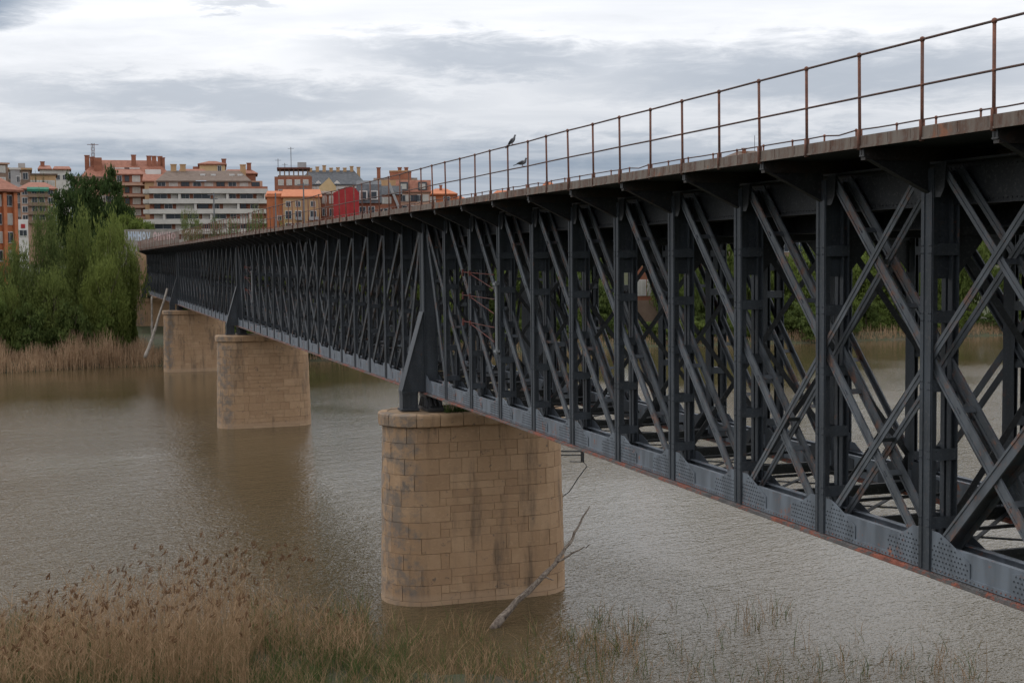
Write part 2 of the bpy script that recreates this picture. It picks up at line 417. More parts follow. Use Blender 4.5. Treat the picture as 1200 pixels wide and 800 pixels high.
be = MB().box(-.10, .50, -.75, .75, -4.845, -4.76).prism([(-.62, -4.76), (.62, -4.76), (.34, -4.44), (-.34, -4.44)], 'x', -.02, .42).box(-.06, .46, -.42, .42, -4.438, -4.345)
for k in range(5):
    yy = -.5+.25*k; be.bar((-.045, yy, -4.75), (-.045, yy*.55, -4.45), .05, .05, (1, 0, 0)).bar((.445, yy, -4.75), (.445, yy*.55, -4.45), .05, .05, (1, 0, 0))
be.bar((.06, -.62, -4.70), (.06, -.34, -4.40), .07, .06).bar((.20, -.62, -4.70), (.20, -.34, -4.40), .07, .06).bar((.34, -.62, -4.70), (.34, -.34, -4.40), .07, .06)
ME_bearing = be.mesh('bearing', 'bearing_black')

# -- gusset plates at the lower panel point (outer and inner web), rivets joined
GUS_R = [(-.12, -3.72), (-.28, -3.72), (-.46, -3.78), (-.80, -3.93), (-.95, -4.0), (-.95, -4.27), (-.12, -4.27)]
GUS_L = [(.12, -3.72), (.30, -3.72), (.42, -3.80), (.62, -3.90), (.92, -3.95), (.92, -4.27), (.12, -4.27)]
def gus(poly, sgn):
    b = MB()
    b.prism(poly, 'x', -.016, -.004)
    return b
ME_gri = MB().prism(GUS_R, 'x', TD+.003, TD+.013).mesh('inner_gusset', 'post_paint'); ME_gli = MB().prism(GUS_L, 'x', TD+.003, TD+.013).mesh('inner_gusset', 'post_paint')
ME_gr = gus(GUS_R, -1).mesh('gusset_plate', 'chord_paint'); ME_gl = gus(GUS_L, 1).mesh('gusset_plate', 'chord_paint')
def inside(poly, x, y):
    c = False; n = len(poly)
    for i in range(n):
        (x1, y1), (x2, y2) = poly[i], poly[i-1]
        if (y1 > y) != (y2 > y) and x < (x2-x1)*(y-y1)/(y2-y1)+x1: c = not c
    return c
def grv(poly):
    b = MB(); j = 0; z = -4.22
    x0, x1 = min(p[0] for p in poly), max(p[0] for p in poly)
    while z < -3.75:
        x = x0+.05+(.037 if j % 2 else 0)
        while x < x1-.03:
            if inside(poly, x, z-.02) and inside(poly, x, z+.03) and inside(poly, x+.03, z) and inside(poly, x-.03, z) and not (abs(x) < .30 and z > -3.9): b.dome((-.016, x, z), (-1, 0, 0), .0145, .012)
            x += .074
        z += .062; j += 1
    return b.mesh('rivets', 'post_paint', fix=False)
ME_grr, ME_grl = grv(GUS_R), grv(GUS_L)
# -- top gusset
TG = [(-.135, 1.18), (-.38, 1.18), (-.34, .86), (-.26, .74), (-.135, .74)]
ME_tg = MB().prism(TG, 'x', -.016, -.002).mesh('top_gusset', 'under_shade')
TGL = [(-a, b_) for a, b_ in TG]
ME_tgl = MB().prism(TGL, 'x', -.016, -.002).mesh('top_gusset', 'under_shade')
# -- diagonals: sgn=+1 falls towards +s (larger panel), -1 towards -s
def diag_mesh(sgn, heavy, span=2):
    b = MB(); wd = .17 if heavy else .125
    y0, z0, y1, z1 = sgn*.22, 1.12, sgn*(span*DL-.22), -3.98
    for x in ((.028, TD-.105) if sgn > 0 else (.056, TD-.077)):
        p, q = (x, y0, z0), (x, y1, z1)
        b.bar(p, q, .012, wd, (0, sgn, 0)) if False else None
        d = Vector((0, y1-y0, z1-z0)).normalized(); nrm = Vector((0, -d.z, d.y))
        def strip(off, ww, xa, xb):
            P = Vector((0, y0, z0))+nrm*off; Q = Vector((0, y1, z1))+nrm*off; e = nrm*ww/2
            vs = [(xa, (P-e).y, (P-e).z), (xa, (P+e).y, (P+e).z), (xa, (Q+e).y, (Q+e).z), (xa, (Q-e).y, (Q-e).z)]
            vs += [(xb, v[1], v[2]) for v in vs]
            b.add(vs, [(0, 1, 2, 3), (7, 6, 5, 4), (0, 4, 5, 1), (1, 5, 6, 2), (2, 6, 7, 3), (3, 7, 4, 0)])
        strip(0, wd, x-.008, x+.008)
        if heavy:
            strip(wd*.38, .035, x-.02, x-.0075); strip(-wd*.38, .035, x-.02, x-.0075); strip(0, .012, x+.0075, x+.07)
        else:
            strip(wd*.2, .05, x-.018, x-.0075)
    d = Vector((0, y1-y0, z1-z0)); ln = d.length; d.normalize()
    for tt in (.16, .37, .63, .84) if heavy else (.25, .75):
        c = Vector((0, y0, z0))+d*ln*tt
        b.bar((.03, c.y-d.y*.06, c.z-d.z*.06), (TD-.10, c.y-d.y*.06, c.z-d.z*.06), .09, .012, (0, d.z, -d.y))
    return b
ME_d = {(s, h): diag_mesh(s, h).mesh('diagonal', 'diag_paint') for s in (1, -1) for h in (0, 1)}
def box_diag(sgn):
    b = diag_mesh(sgn, 1); y0, z0, y1, z1 = sgn*.22, 1.12, sgn*(2*DL-.22), -3.98
    b.bar((.16, y0, z0), (.16, y1, z1), .26, .012, (0, 0, 1)); return b
for s in (1, -1): ME_d[(s, 2)] = box_diag(s).mesh('diagonal', 'diag_paint')
ME_dsteep = {s: diag_mesh(s, 1, 1).mesh('diagonal', 'diag_paint') for s in (1, -1)}

def truss(xo, flip):
    def P(name, me, n, parent=bridge):
        return put(name, me, parent, L(xo, n, 0), (0, 0, pi if flip else 0))
    for n in range(NB, NE+1):
        if n in PIERS:
            tw = P('tower_post', ME_tower, n); P('buttress', ME_buttress, n); P('pier_leg', ME_leg, n); P('bearing', ME_bearing, n)
        else:
            near = (not flip) and -3 <= n <= 7
            po = P('post', ME_post_near if near else ME_post, n)
            if near:
                for z in (.05, -.85, -1.77, -2.70, -3.62): put('batten_plate', ME_batten, po, (0, 0, z)); put('batten_plate', ME_batten, po, (0, .251, z))
                r_ = put('rivets', ME_prv, po); r_['kind'] = 'stuff'
        for gm, rm, gi in ((ME_gr, ME_grr, ME_gri), (ME_gl, ME_grl, ME_gli)):
            go = P('gusset_plate', gm, n)
            if n <= 14: put('inner_gusset', gi, go)
            if (not flip) and -3 <= n <= 9: put('rivets', rm, go)['kind'] = 'stuff'
    for e in PIERS[:-1]:
        for n in range(e, e+19):
            hv = (n-e)
            if n <= e+8:
                k = 2 if hv <= 6 and hv >= 0 and e == -8 else (1 if hv < 7 else 0)
                if hv >= 7: k = 0
                sg = 1
                P('diagonal', ME_d[(-sg if flip else sg, k)], n); P('top_gusset', ME_tg if flip else ME_tgl, n)
            if n >= e+8:
                k = 1 if hv >= 9 else 0
                sg = -1
                P('diagonal', ME_d[(-sg if flip else sg, k)], n); P('top_gusset', ME_tgl if flip else ME_tg, n)
        P('diagonal', ME_dsteep[-1 if flip else 1], e); P('diagonal', ME_dsteep[1 if flip else -1], e+18)
    # chords, one length per panel
    lc = MB().box(0, .014, -.0, DL-.004, -4.27, -3.885).box(TD-.014, TD, 0, DL-.004, -4.27, -3.885)
    lc.box(-.02, 0, 0, DL-.004, -4.268, -4.20).box(.014, .09, 0, DL-.004, -3.90, -3.888).box(TD-.09, TD-.014, 0, DL-.004, -3.90, -3.888)
    rvv = MB(); y = .05
    while y < DL: rvv.dome((-.02, y, -4.235), (-1, 0, 0), .0135, .012); rvv.dome((-.055, y+.03, -4.282), (0, 0, 1), .0135, .012); y += .088
    fl = MB().box(-.10, TD+.10, 0, DL-.002, -4.30, -4.282).box(-.115, TD+.115, 0, DL-.002, -4.325, -4.302).box(-.075, TD+.075, .0, DL-.002, -4.345, -4.327)
    uc = MB().box(TD-.014, TD, 0, DL-.003, .64, 1.19).box(TD-.08, TD-.014, 0, DL-.003, .64, .654).box(.10, TD+.08, 0, DL-.003, 1.192, 1.222)
    urv = MB()
    for zz in (.70, 1.13):
        y = .06
        while y < DL: urv.dome((TD-.014, y, zz), (-1, 0, 0), .013, .012); y += .09
    for zz in range(5):
        for yy in range(6): urv.dome((TD-.014, .30+yy*.075, .77+zz*.075), (-1, 0, 0), .013, .012)
    key = 'f' if flip else 'n'
    mes = [lc.mesh('lower_chord', 'chord_paint'), fl.mesh('bottom_flange', 'flange_rust'), uc.mesh('upper_chord', 'under_shade')]
    mrv = rvv.mesh('rivets', 'flange_rust', fix=False); murv = urv.mesh('rivets', 'under_shade', fix=False)
    for n in range(NB, NE):
        k = n+1 if flip else n
        c = P('lower_chord', mes[0], k)
        f_ = put('bottom_flange', mes[1], c)
        u = P('upper_chord', mes[2], k)
        if not flip and n < 9:
            put('rivets', mrv, c)['kind'] = 'stuff'; put('rivets', murv, u)['kind'] = 'stuff'
truss(XT, False); truss(XF, True)

# -- cross frames between the trusses
xi, xj = TD+.012, XF-XT-TD-.012
cf = MB().bar((xi, 0, -3.6), (xj, 0, .2), .012, .10, (0, 0, 1)).bar((xi, .02, .2), (xj, .02, -3.6), .012, .10, (0, 0, 1))
ME_cf = cf.mesh('cross_brace', 'under_shade')
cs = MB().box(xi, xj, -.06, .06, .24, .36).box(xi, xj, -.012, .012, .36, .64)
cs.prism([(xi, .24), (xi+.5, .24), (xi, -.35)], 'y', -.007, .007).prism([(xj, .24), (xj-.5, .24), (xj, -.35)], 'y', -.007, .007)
ME_cs = cs.mesh('top_strut', 'under_shade')
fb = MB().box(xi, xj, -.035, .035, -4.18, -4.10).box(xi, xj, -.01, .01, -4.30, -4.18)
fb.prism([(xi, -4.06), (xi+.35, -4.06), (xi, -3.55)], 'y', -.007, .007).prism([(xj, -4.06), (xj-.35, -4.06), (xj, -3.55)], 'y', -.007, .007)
ME_fb = fb.mesh('bottom_strut', 'under_shade')
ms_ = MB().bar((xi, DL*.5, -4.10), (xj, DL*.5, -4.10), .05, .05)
ME_ms = ms_.mesh('floor_bar', 'under_shade')
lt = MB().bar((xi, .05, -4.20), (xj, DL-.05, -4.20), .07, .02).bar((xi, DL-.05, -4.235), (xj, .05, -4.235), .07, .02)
ME_lt = lt.mesh('lateral_brace', 'under_shade')
for n in range(NB, NE+1):
    s_ = put('top_strut', ME_cs, bridge, L(XT, n, 0)); put('cross_brace', ME_cf, s_)
    bs = put('bottom_strut', ME_fb, bridge, L(XT, n, 0))
    if n < NE: put('floor_bar', ME_ms, bs); put('lateral_brace', ME_lt, bs)
# -- deck: stringers, brackets, cross beams, plate, kerb
XA, XB = 10.0, 15.9
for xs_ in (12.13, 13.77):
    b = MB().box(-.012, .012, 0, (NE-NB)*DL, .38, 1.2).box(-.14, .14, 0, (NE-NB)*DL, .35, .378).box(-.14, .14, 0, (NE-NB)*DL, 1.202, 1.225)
    b.build('stringer', 'under_shade', bridge, L(xs_, NB, 0))
bm_ = MB().box(XA+.03-XT, XB-.03-XT, -.05, .05, 1.226, 1.40)
ME_beam = bm_.mesh('cross_beam', 'beam_rust_shade')
br = MB()
for xo, sg in ((0, 1), (XF-XT, -1)):
    x_out = xo-sg*(XT-XA-.01)
    poly = [(x_out, 1.385), (x_out, 1.29), (xo-sg*.004, .80), (xo-sg*.004, 1.385)]
    b = MB().prism(poly, 'y', -.007, .007)
    b.bar((x_out, 0, 1.285), (xo-sg*.004, 0, .795), .12, .014, (0, 0, 1)).box(min(x_out, x_out+sg*.012), max(x_out, x_out+sg*.012), -.05, .05, 1.27, 1.39)
    br_me = b.mesh('bracket', 'bracket_shade')
    for n in range(NB, NE+1): put('bracket', br_me, bridge, L(XT, n, 0))
for n in range(NB, NE+1): put('cross_beam', ME_beam, bridge, L(XT, n, 0))
MB().box(1.02, 1.10, 0, (NE-NB)*DL, 1.23, 1.395).build('side_timber', 'timber', bridge, L(XT, NB, 0))
MB().box(XA+.02-XT, XB-.02-XT, 0, (NE-NB)*DL, 1.402, 1.44).build('deck_plate', 'under_shade', bridge, L(XT, NB, 0))
for x in (12.13, 13.77):
    MB().box(-.03, .03, 0, (NE-NB)*DL, 1.50, 1.58).build('track_rail', 'rail_rust', bridge, L(x, NB, 0))
kerbs = []
for v in range(6):
    b = MB(); kr = random.Random(v); n = 14; hl = DL/2-.006
    b.box(-.02, .02, 0, hl, 1.395, 1.545)
    for k in range(3):
        y0 = hl*(k+kr.random()*.8)/3; b.box(-.024, -.015, y0, y0+.03, 1.413, 1.54)
    b.box(-.032, -.012, 0, hl, 1.385, 1.412)
    kerbs.append(b.mesh('kerb_plate', 'kerb'))
for i in range(2*(NE-NB)):
    put('kerb_plate', kerbs[rnd.randrange(6)], bridge, L(XA+rnd.uniform(-.006, .006), NB+i/2, rnd.uniform(-.006, .006)))
MB().box(-.02, .02, 0, (NE-NB)*DL, 1.39, 1.54).build('far_kerb', 'kerb', bridge, L(XB, NB, 0))
# -- railings
pm = MB().tube([(0, 0, 1.40), (0, 0, 2.56)], .021, 8).box(-.035, .035, -.012, .012, 1.36, 1.62)
for kz in (2.0, 2.575):
    for i in range(3): pass
def ball(b, c, r):
    pts = [(c[0], c[1], c[2]-r*.98), (c[0], c[1], c[2]-r*.7), (c[0], c[1], c[2]), (c[0], c[1], c[2]+r*.7), (c[0], c[1], c[2]+r*.98)]
    b.tube(pts, [r*.2, r*.72, r, r*.72, r*.2], 8)
ball(pm, (0, 0, 2.58), .036); ball(pm, (0, 0, 2.035), .028)
ME_rp = pm.mesh('railing_post', 'rail_rust', True)
for x in (XA, XB):
    jit = []
    for i in range(2*(NE-NB)+1):
        lean = rnd.gauss(0, .008) + (-.012 if x == XA else .012)
        sg_ = rnd.gauss(0, .004)
        o = put('railing_post', ME_rp, bridge, L(x, NB+i/2, 0), (sg_, lean, 0)); jit.append((lean, sg_))
    for z, nm, r_ in ((2.58, 'top_rail', .016), (2.035, 'middle_rail', .015)):
        pts = []
        for i in range(2*(NE-NB)+1):
            l_, s2 = jit[i]
            pts.append((x-XT+sin(l_)*z, (NB+i/2)*DL-sin(s2)*z, z-BASE + 0.0))
            if x == XB and i < 120: pts.append((x-XT+sin(l_)*z, (NB+i/2+.25)*DL, z-BASE-rnd.choice((0, 0, 0, .0, .05, .01))))
        MB().tube(pts, r_, 7).build(nm, 'rail_dark', bridge, smooth=True)
# -- insulator arms and cable pipe on the web (panel points 7..8), and again on the second span
def cable_arms(n):
    b = put('cable_pipe', MB().tube([(-.10, 0, -.62), (-.10, 0, -2.55)], .045, 8).box(-.17, 0, -.09, .09, -.72, -.66).box(-.17, 0, -.09, .09, -2.5, -2.44).mesh('cable_pipe', 'pipe_grey'), bridge, L(XT, n, 0))
    for z in (-.45, -1.1, -1.85):
        r_ = MB().tube([(-.12, .1, z), (-.12, DL*1.15, z+.05)], .013, 6).tube([(-.14, .1, z-.38), (-.10, DL*1.0, z+.05)], .013, 6)
        r_.tube([(-.12, DL*1.15, z-.07), (-.12, DL*1.15, z+.13)], .035, 6).tube([(-.12, DL*.9, z-.05), (-.12, DL*.9, z+.1)], .03, 6)
        r_.build('cable_arm', 'rod_rust', b)
cable_arms(7); cable_arms(25)
# -- piers ----------------------------------------------------------------
PW = (9.62, 15.66); PR = 1.27; ZT = BASE-.02                      # plan: stadium, long axis across the bridge
cxa, cxb = PW[0]+PR, PW[1]-PR                                      # centres of the two rounded ends
mx, half = (cxa+cxb)/2, (cxb-cxa)/2
PERI = 4*half+2*pi*PR
def stad(t_, off):                                                 # t along the perimeter, from the middle of the near side
    t_ = t_ % PERI; R = PR+off
    if t_ < half: return (-t_, -R)
    t2 = t_-half
    if t2 < pi*PR: a = t2/PR; return (-half-R*sin(a), -R*cos(a))
    t2 -= pi*PR
    if t2 < 2*half: return (-half+t2, R)
    t2 -= 2*half
    if t2 < pi*PR: a = t2/PR; return (half+R*sin(a), R*cos(a))
    return (half-(t2-pi*PR), -R)
HP = CZ+ZT                                                          # pier height above water
def batter(z): return .13*(1-z/HP)-.06
stones = []
def stone(t0, t1, z0, z1, out=0.0, chamfer=.008, gap=.0035, rr=random):
    n = max(1, int((t1-t0)/.32)); b = MB()
    ts = [t0+gap, t0+gap+chamfer] + [t0+(t1-t0)*k/n for k in range(1, n)] + [t1-gap-chamfer, t1-gap]
    zs = [z0+gap, z0+gap+chamfer, z1-gap-chamfer, z1-gap]
    o_ = out+rr.uniform(-.006, .010)
    for j, z in enumerate(zs):
        for i, t_ in enumerate(ts):
            dd = -.016 if (j in (0, 3) or i in (0, len(ts)-1)) else rr.uniform(-.003, .003)
            x, y = stad(t_, batter(z)+o_+dd); b.v.append((x, y, z))
    m_ = len(ts)
    for j in range(3):
        for i in range(m_-1): b.f.append((j*m_+i, j*m_+i+1, (j+1)*m_+i+1, (j+1)*m_+i))
    stones.append(b.mesh('stone', 'sandstone', False, True))
sr = random.Random(3)
CH = .50; zc = -1.0; ncourse = int((HP-.42+1.0)/CH)+1
ztop = HP-.42
arcL = pi*PR
for k in range(ncourse):
    z1 = ztop-k*CH; z0 = z1-CH
    if z0 < -.8: break
    ex = .62 if k % 2 else .28
    # rounded ends: left from half-ex .. half+arcL+ex ; right likewise
    for (a0, a1) in ((half-ex, half+arcL+ex), (3*half+arcL-ex, 3*half+2*arcL+ex)):
        cuts = [a0]; first = True
        nst = 5 if k % 2 else 4
        for i in range(1, nst): cuts.append(a0+(a1-a0)*(i+sr.uniform(-.14, .14))/nst)
        cuts.append(a1)
        for i in range(nst): stone(cuts[i], cuts[i+1], z0, z1, .006, rr=sr)
    # flat sides: near side -half+ex .. half-ex, thinner courses
    for (a0, a1) in ((-half+ex, half-ex), (half+arcL+ex, 3*half+arcL-ex)):
        nsub = 2 if sr.random() < .8 else 1
        zz = [z0, z0+CH*sr.uniform(.42, .58), z1] if nsub == 2 else [z0, z1]
        for q in range(nsub):
            cuts = [a0]
            while a1-cuts[-1] > .95: cuts.append(cuts[-1]+sr.uniform(.35, .95))
            cuts.append(a1)
            for i in range(len(cuts)-1): stone(cuts[i], cuts[i+1], zz[q], zz[q+1], -.004, .005, .002, rr=sr)
NSTONE = len(stones)
a = 0.0; capstart = len(stones)
while a < PERI-.3:
    ln = min(sr.uniform(.65, 1.0), PERI-a)
    if PERI-a-ln < .4: ln = PERI-a
    b = MB(); n = 4; rr = []
    prof = [(-.06, HP-.415), (.06, HP-.41), (.088, HP-.38), (.095, HP-.12), (.08, HP-.05), (.04, HP-.01), (-.20, HP)]
    for j, (od, z) in enumerate(prof):
        for i in range(n+1):
            x, y = stad(a+.009+(ln-.018)*i/n, od+(-.022 if i in (0, n) else 0)+sr.uniform(-.008, .008)); b.v.append((x, y, z))
    for j in range(len(prof)-1):
        for i in range(n): b.f.append((j*(n+1)+i, j*(n+1)+i+1, (j+1)*(n+1)+i+1, (j+1)*(n+1)+i))
    stones.append(b.mesh('cap_stone', 'sandstone')); a += ln
core = MB(); NP = 72
for z, of in ((-1.6, batter(-1.6)-.021), (ztop, batter(ztop)-.021), (HP-.40, .0), (HP-.012, .0)):
    for i in range(NP): x, y = stad(PERI*i/NP, of); core.v.append((x, y, z))
for j in range(3):
    for i in range(NP): i2 = (i+1) % NP; core.f.append((j*NP+i, j*NP+i2, (j+1)*NP+i2, (j+1)*NP+i))
core.f.append(tuple(3*NP+i for i in range(NP)))
ME_core = core.mesh('core', 'mortar', True)
plabels = {10: 'nearest tan sandstone bridge pier with rounded ends beside the leaning dead branch', 28: 'middle sandstone bridge pier standing in open water farther off', 46: 'farthest sandstone bridge pier at the dry reed bank'}
for n in (10, 28, 46):
    r0 = empty('bridge_pier', (mx, S0+n*DL, 0)); tag(r0, plabels[n], 'pier', 'stone piers under the bridge')
    put('core', ME_core, r0)
    for i, me in enumerate(stones): put('stone' if i < NSTONE else 'cap_stone', me, r0)
# weeds on the near pier top
def blade(b, x, y, z, h, wd, lean, az_, seg=2, curl=1.6, plume=None):
    dxx, dyy = cos(az_), sin(az_); fa = rnd.uniform(0, pi); px, py = cos(fa), sin(fa)
    k0 = len(b.v)
    for i in range(seg+1):
        t_ = i/seg; off = lean*h*t_**curl; ww = wd*(1-t_*.85)/2; zz = z+h*t_*(1-.15*abs(lean)*t_)
        b.v.append((x+dxx*off-px*ww, y+dyy*off-py*ww, zz)); b.v.append((x+dxx*off+px*ww, y+dyy*off+py*ww, zz))
    for i in range(seg): b.f.append((k0+2*i, k0+2*i+1, k0+2*i+3, k0+2*i+2))
    return (x+dxx*lean*h, y+dyy*lean*h, z+h*(1-.15*abs(lean)))
for n, cnt, lab in ((10, 420, 'clump of green weeds growing on top of the nearest pier'), (46, 160, 'green weeds growing on top of the farthest pier')):
    b = MB()
    for i in range(cnt):
        blade(b, rnd.uniform(11.45, 13.6), S0+n*DL-rnd.uniform(.5, 1.12), HP-.02, rnd.uniform(.12, .42), .03, rnd.uniform(.1, .7), rnd.uniform(0, 2*pi))
    tag(b.build('weeds', 'reed_green', fix=False), lab, 'weeds', kind='stuff')

# -- abutments
ab = empty('stone_abutment', (12.8, S0+64*DL+4.2, 0)); tag(ab, 'brown stone abutment carrying the far end of the bridge behind the reeds', 'abutment')
MB().box(-3.3, 3.3, -4.2, 6, -.5, CZ+BASE-.01).build('wall', 'sandstone', ab)
MB().box(-3.45, 3.45, -4.35, 6.1, CZ+BASE-.5, CZ+BASE-.004).build('coping', 'sandstone', ab)
MB().box(-3.0, 3.0, -1.6, 6, CZ+BASE, CZ+1.35).build('back_wall', 'sandstone', ab)
MB().box(-6.5, -3.0, -.6, 14, .5, CZ+1.3).build('wing_wall', 'concrete', ab); MB().box(3.0, 6.5, -.6, 14, .5, CZ+1.3).build('wing_wall', 'concrete', ab)
ab2 = empty('stone_abutment', (12.8, S0-8*DL-2.6, 0)); tag(ab2, 'stone abutment under the near end of the bridge, beside the viewpoint', 'abutment')
MB().box(-3.3, 3.3, -4, 3.6, 0, CZ+BASE-.01).build('wall', 'sandstone', ab2)
# graffiti wall across the track end
gp0, gp1 = at(146, 288, 192), at(206, 272, 192)
gw = empty('parapet_wall', (gp0.x, gp0.y, CZ+1.3), -.02); tag(gw, 'low grey concrete wall with pale blue graffiti past the far bridge end', 'wall')
MB().box(0, 7.2, 0, .35, -1.0, 3.0).build('wall', 'concrete', gw)
gx = .5; gr_ = random.Random(11)
for k in range(10):
    wd = gr_.uniform(.42, .6)
    if k == 5: gx += .25
    b = MB(); y0, y1 = -.012, -.003
    hgt = gr_.uniform(1.0, 1.25); zb = 1.55+gr_.uniform(-.06, .06)
    sh = gr_.choice('oVnH')
    if sh == 'o':
        for i in range(10):
            a0, a1 = 2*pi*i/10, 2*pi*(i+1)/10
            f_ = lambda a_, s_: (gx+wd/2+cos(a_)*wd/2*s_, zb+hgt/2+sin(a_)*hgt/2*s_)
            b.prism([f_(a0, 1), f_(a1, 1), f_(a1, .45), f_(a0, .45)], 'y', y0, y1)
    elif sh == 'V':
        b.prism([(gx, zb+hgt), (gx+wd*.3, zb+hgt), (gx+wd*.6, zb), (gx+wd*.35, zb)], 'y', y0, y1).prism([(gx+wd*.75, zb+hgt), (gx+wd, zb+hgt), (gx+wd*.62, zb), (gx+wd*.45, zb+hgt*.15)], 'y', y0-.003, y1)
    else:
        b.prism([(gx, zb), (gx+wd*.34, zb), (gx+wd*.34, zb+hgt), (gx, zb+hgt)], 'y', y0, y1).prism([(gx+wd*.66, zb), (gx+wd, zb), (gx+wd, zb+hgt), (gx+wd*.66, zb+hgt)], 'y', y0, y1).prism([(gx+wd*.3, zb+hgt*.5), (gx+wd*.7, zb+hgt*.35), (gx+wd*.7, zb+hgt*.65), (gx+wd*.3, zb+hgt*.8)], 'y', y0-.004, y1)
    b.build('painted_letter', 'paint_blue' if k < 5 else 'paint_pink', gw); gx += wd+.1

# ------------------------------------------------------------------ dead wood
def limb(b, pts, r0, r1, n=9, seed=0):
    rr = random.Random(seed); P = []; Rr = []
    for i in range(len(pts)-1):
        for k in range(4):
            t_ = k/4; p = Vector(pts[i]).lerp(Vector(pts[i+1]), t_); P.append(p+Vector((rr.gauss(0, .016), rr.gauss(0, .016), rr.gauss(0, .016))))
    P.append(Vector(pts[-1])); m_ = len(P)
    for i in range(m_): Rr.append((r0+(r1-r0)*(i/(m_-1))**.8)*rr.uniform(.9, 1.12))
    b.tube(P, Rr, n)
br_ = empty('dead_branch', (12.0, 38.2, 0)); tag(br_, 'bare forked dead branch leaning from the water against the nearest pier', 'branch')
def rel(p, o): return tuple(Vector(p)-Vector(o))
def onS(x, y, s): d = ray(x, y); k = s/d.y; return Vector((0, 0, CZ))+d*k
O = (12.0, 38.2, 0)
main = [onS(576, 738, 38.0), onS(598, 712, 38.5), onS(625, 687, 39.0), onS(650, 660, 39.5), onS(668, 635, 39.9), onS(680, 612, 40.2), onS(691, 593, 40.5)]
b = MB(); limb(b, [rel(p, O) for p in main], .13, .018, 9, 1); b.build('trunk', 'dead_wood', br_, smooth=True)
b = MB(); limb(b, [rel(p, O) for p in (onS(652, 658, 39.5), onS(668, 650, 39.5), onS(682, 642, 39.4), onS(692, 637, 39.3))], .04, .012, 7, 2); b.build('side_branch', 'dead_wood', br_, smooth=True)
b = MB(); limb(b, [rel(p, O) for p in (onS(632, 677, 39.1), onS(641, 676, 38.9), onS(649, 679, 38.7))], .035, .012, 6, 3); b.build('side_branch', 'dead_wood', br_, smooth=True)
b = MB(); limb(b, [rel(p, O) for p in (onS(590, 724, 38.2), onS(608, 700, 38.4), onS(630, 678, 38.9))], .06, .02, 6, 4); b.build('side_branch', 'dead_wood', br_, smooth=True)
pb_ = onS(668, 532, 42.3)
ib = empty('iron_bracket', tuple(pb_)); tag(ib, 'small black iron bracket with bent wire on the far nose of the nearest pier', 'bracket')
def q2(x, y, s=42.3): return tuple(onS(x, y, s)-pb_)
MB().bar(q2(648, 528.5), q2(685, 528.5), .05, .05).build('arm', 'bearing_black', ib); MB().bar(q2(648, 533), q2(682, 533), .04, .04).build('arm', 'bearing_black', ib)
MB().bar(q2(682.5, 525), q2(682.5, 541), .09, .09).build('post', 'bearing_black', ib)
MB().tube([q2(650, 588), q2(667, 576), q2(678, 559), q2(688, 546), q2(684, 541), q2(668, 540.5)], .016, 6).build('wire', 'bearing_black', ib)
pl_ = [onS(170, 419, 136.5), onS(178, 398, 137), onS(186, 372, 137.5), (lambda q: q)(onS(196, 338, 138))]
b = MB(); limb(b, [rel(p, pl_[0]) for p in pl_], .17, .11, 8, 5); o = b.build('driftwood_log', 'pale_wood', None, pl_[0], smooth=True); tag(o, 'pale bare tree trunk leaning on the farthest pier', 'trunk')
pl_ = [onS(178.5, 396, 150), onS(178, 372, 150), onS(178, 347, 150)]
b = MB(); limb(b, [rel(p, pl_[0]) for p in pl_], .14, .10, 7, 6); o = b.build('dead_pole', 'pale_wood', None, pl_[0], smooth=True); tag(o, 'thin upright pale pole in front of the far abutment', 'pole')

# ------------------------------------------------------------------ pigeons
def pigeon(name, loc, heading, pitch, label):
    r0 = empty(name, loc, heading); r0.scale = (.68, .68, .68); tag(r0, label, 'pigeon', 'pigeons on the bridge railing')
    # body axis: loft of rings from tail root to beak, local +x forward
    cp, sp = cos(pitch), sin(pitch)
    prof = [(-.17, .012, .02), (-.13, .035, .032), (-.07, .058, .06), (0, .072, .080), (.06, .066, .075), (.10, .048, .055)]
    pts = [(u*cp, 0, .12+u*sp) for u, _, _ in prof]; rad = [(a_+b_)/2 for _, a_, b_ in prof]
    hx, hz = pts[-1][0], pts[-1][2]
    pts += [(hx+.02, 0, hz+.045), (hx+.03, 0, hz+.085), (hx+.045, 0, hz+.112), (hx+.06, 0, hz+.122)]; rad += [.036, .029, .032, .020]
    b = MB().tube(pts, rad, 12); body = b.build('body', 'feather', r0, smooth=True)
    MB().tube([(hx+.07, 0, hz+.118), (hx+.092, 0, hz+.108)], [.009, .003], 6).build('beak', 'feather_dark', r0)
    t0 = (pts[0][0], 0, pts[0][2]); te = (-.33*cp, 0, .12-.33*sp-.01)
    MB().add([(t0[0]+.05, -.025, t0[2]+.02), (t0[0]+.05, .025, t0[2]+.02), (te[0], .045, te[2]), (te[0], -.045, te[2]), (t0[0]+.05, -.025, t0[2]+.002), (t0[0]+.05, .025, t0[2]+.002), (te[0], .045, te[2]-.008), (te[0], -.045, te[2]-.008)],
             [(0, 1, 2, 3), (7, 6, 5, 4), (0, 4, 5, 1), (1, 5, 6, 2), (2, 6, 7, 3), (3, 7, 4, 0)]).build('tail', 'feather_dark', r0)
    for s in (-1, 1):
        wpts = [(u*cp, s*.062*k, .135+u*sp) for u, k in ((.07, .85), (.02, 1.05), (-.08, .95), (-.2, .35))]
        MB().tube(wpts, [.02, .034, .03, .008], 8).build('wing', 'feather_dark', r0, smooth=True)
        MB().tube([(.01, s*.025, .06), (.015, s*.025, 0)], .006, 6).tube([(.05, s*.03, .004), (-.02, s*.02, .004)], .005, 5).build('leg', 'bird_leg', r0)
def rail_at(i, z): return (XA-.015, S0+(NB+i/2)*DL, CZ+z)
def onX(x, y, X): d = ray(x, y); return Vector((0, 0, CZ))+d*(X/d.x)
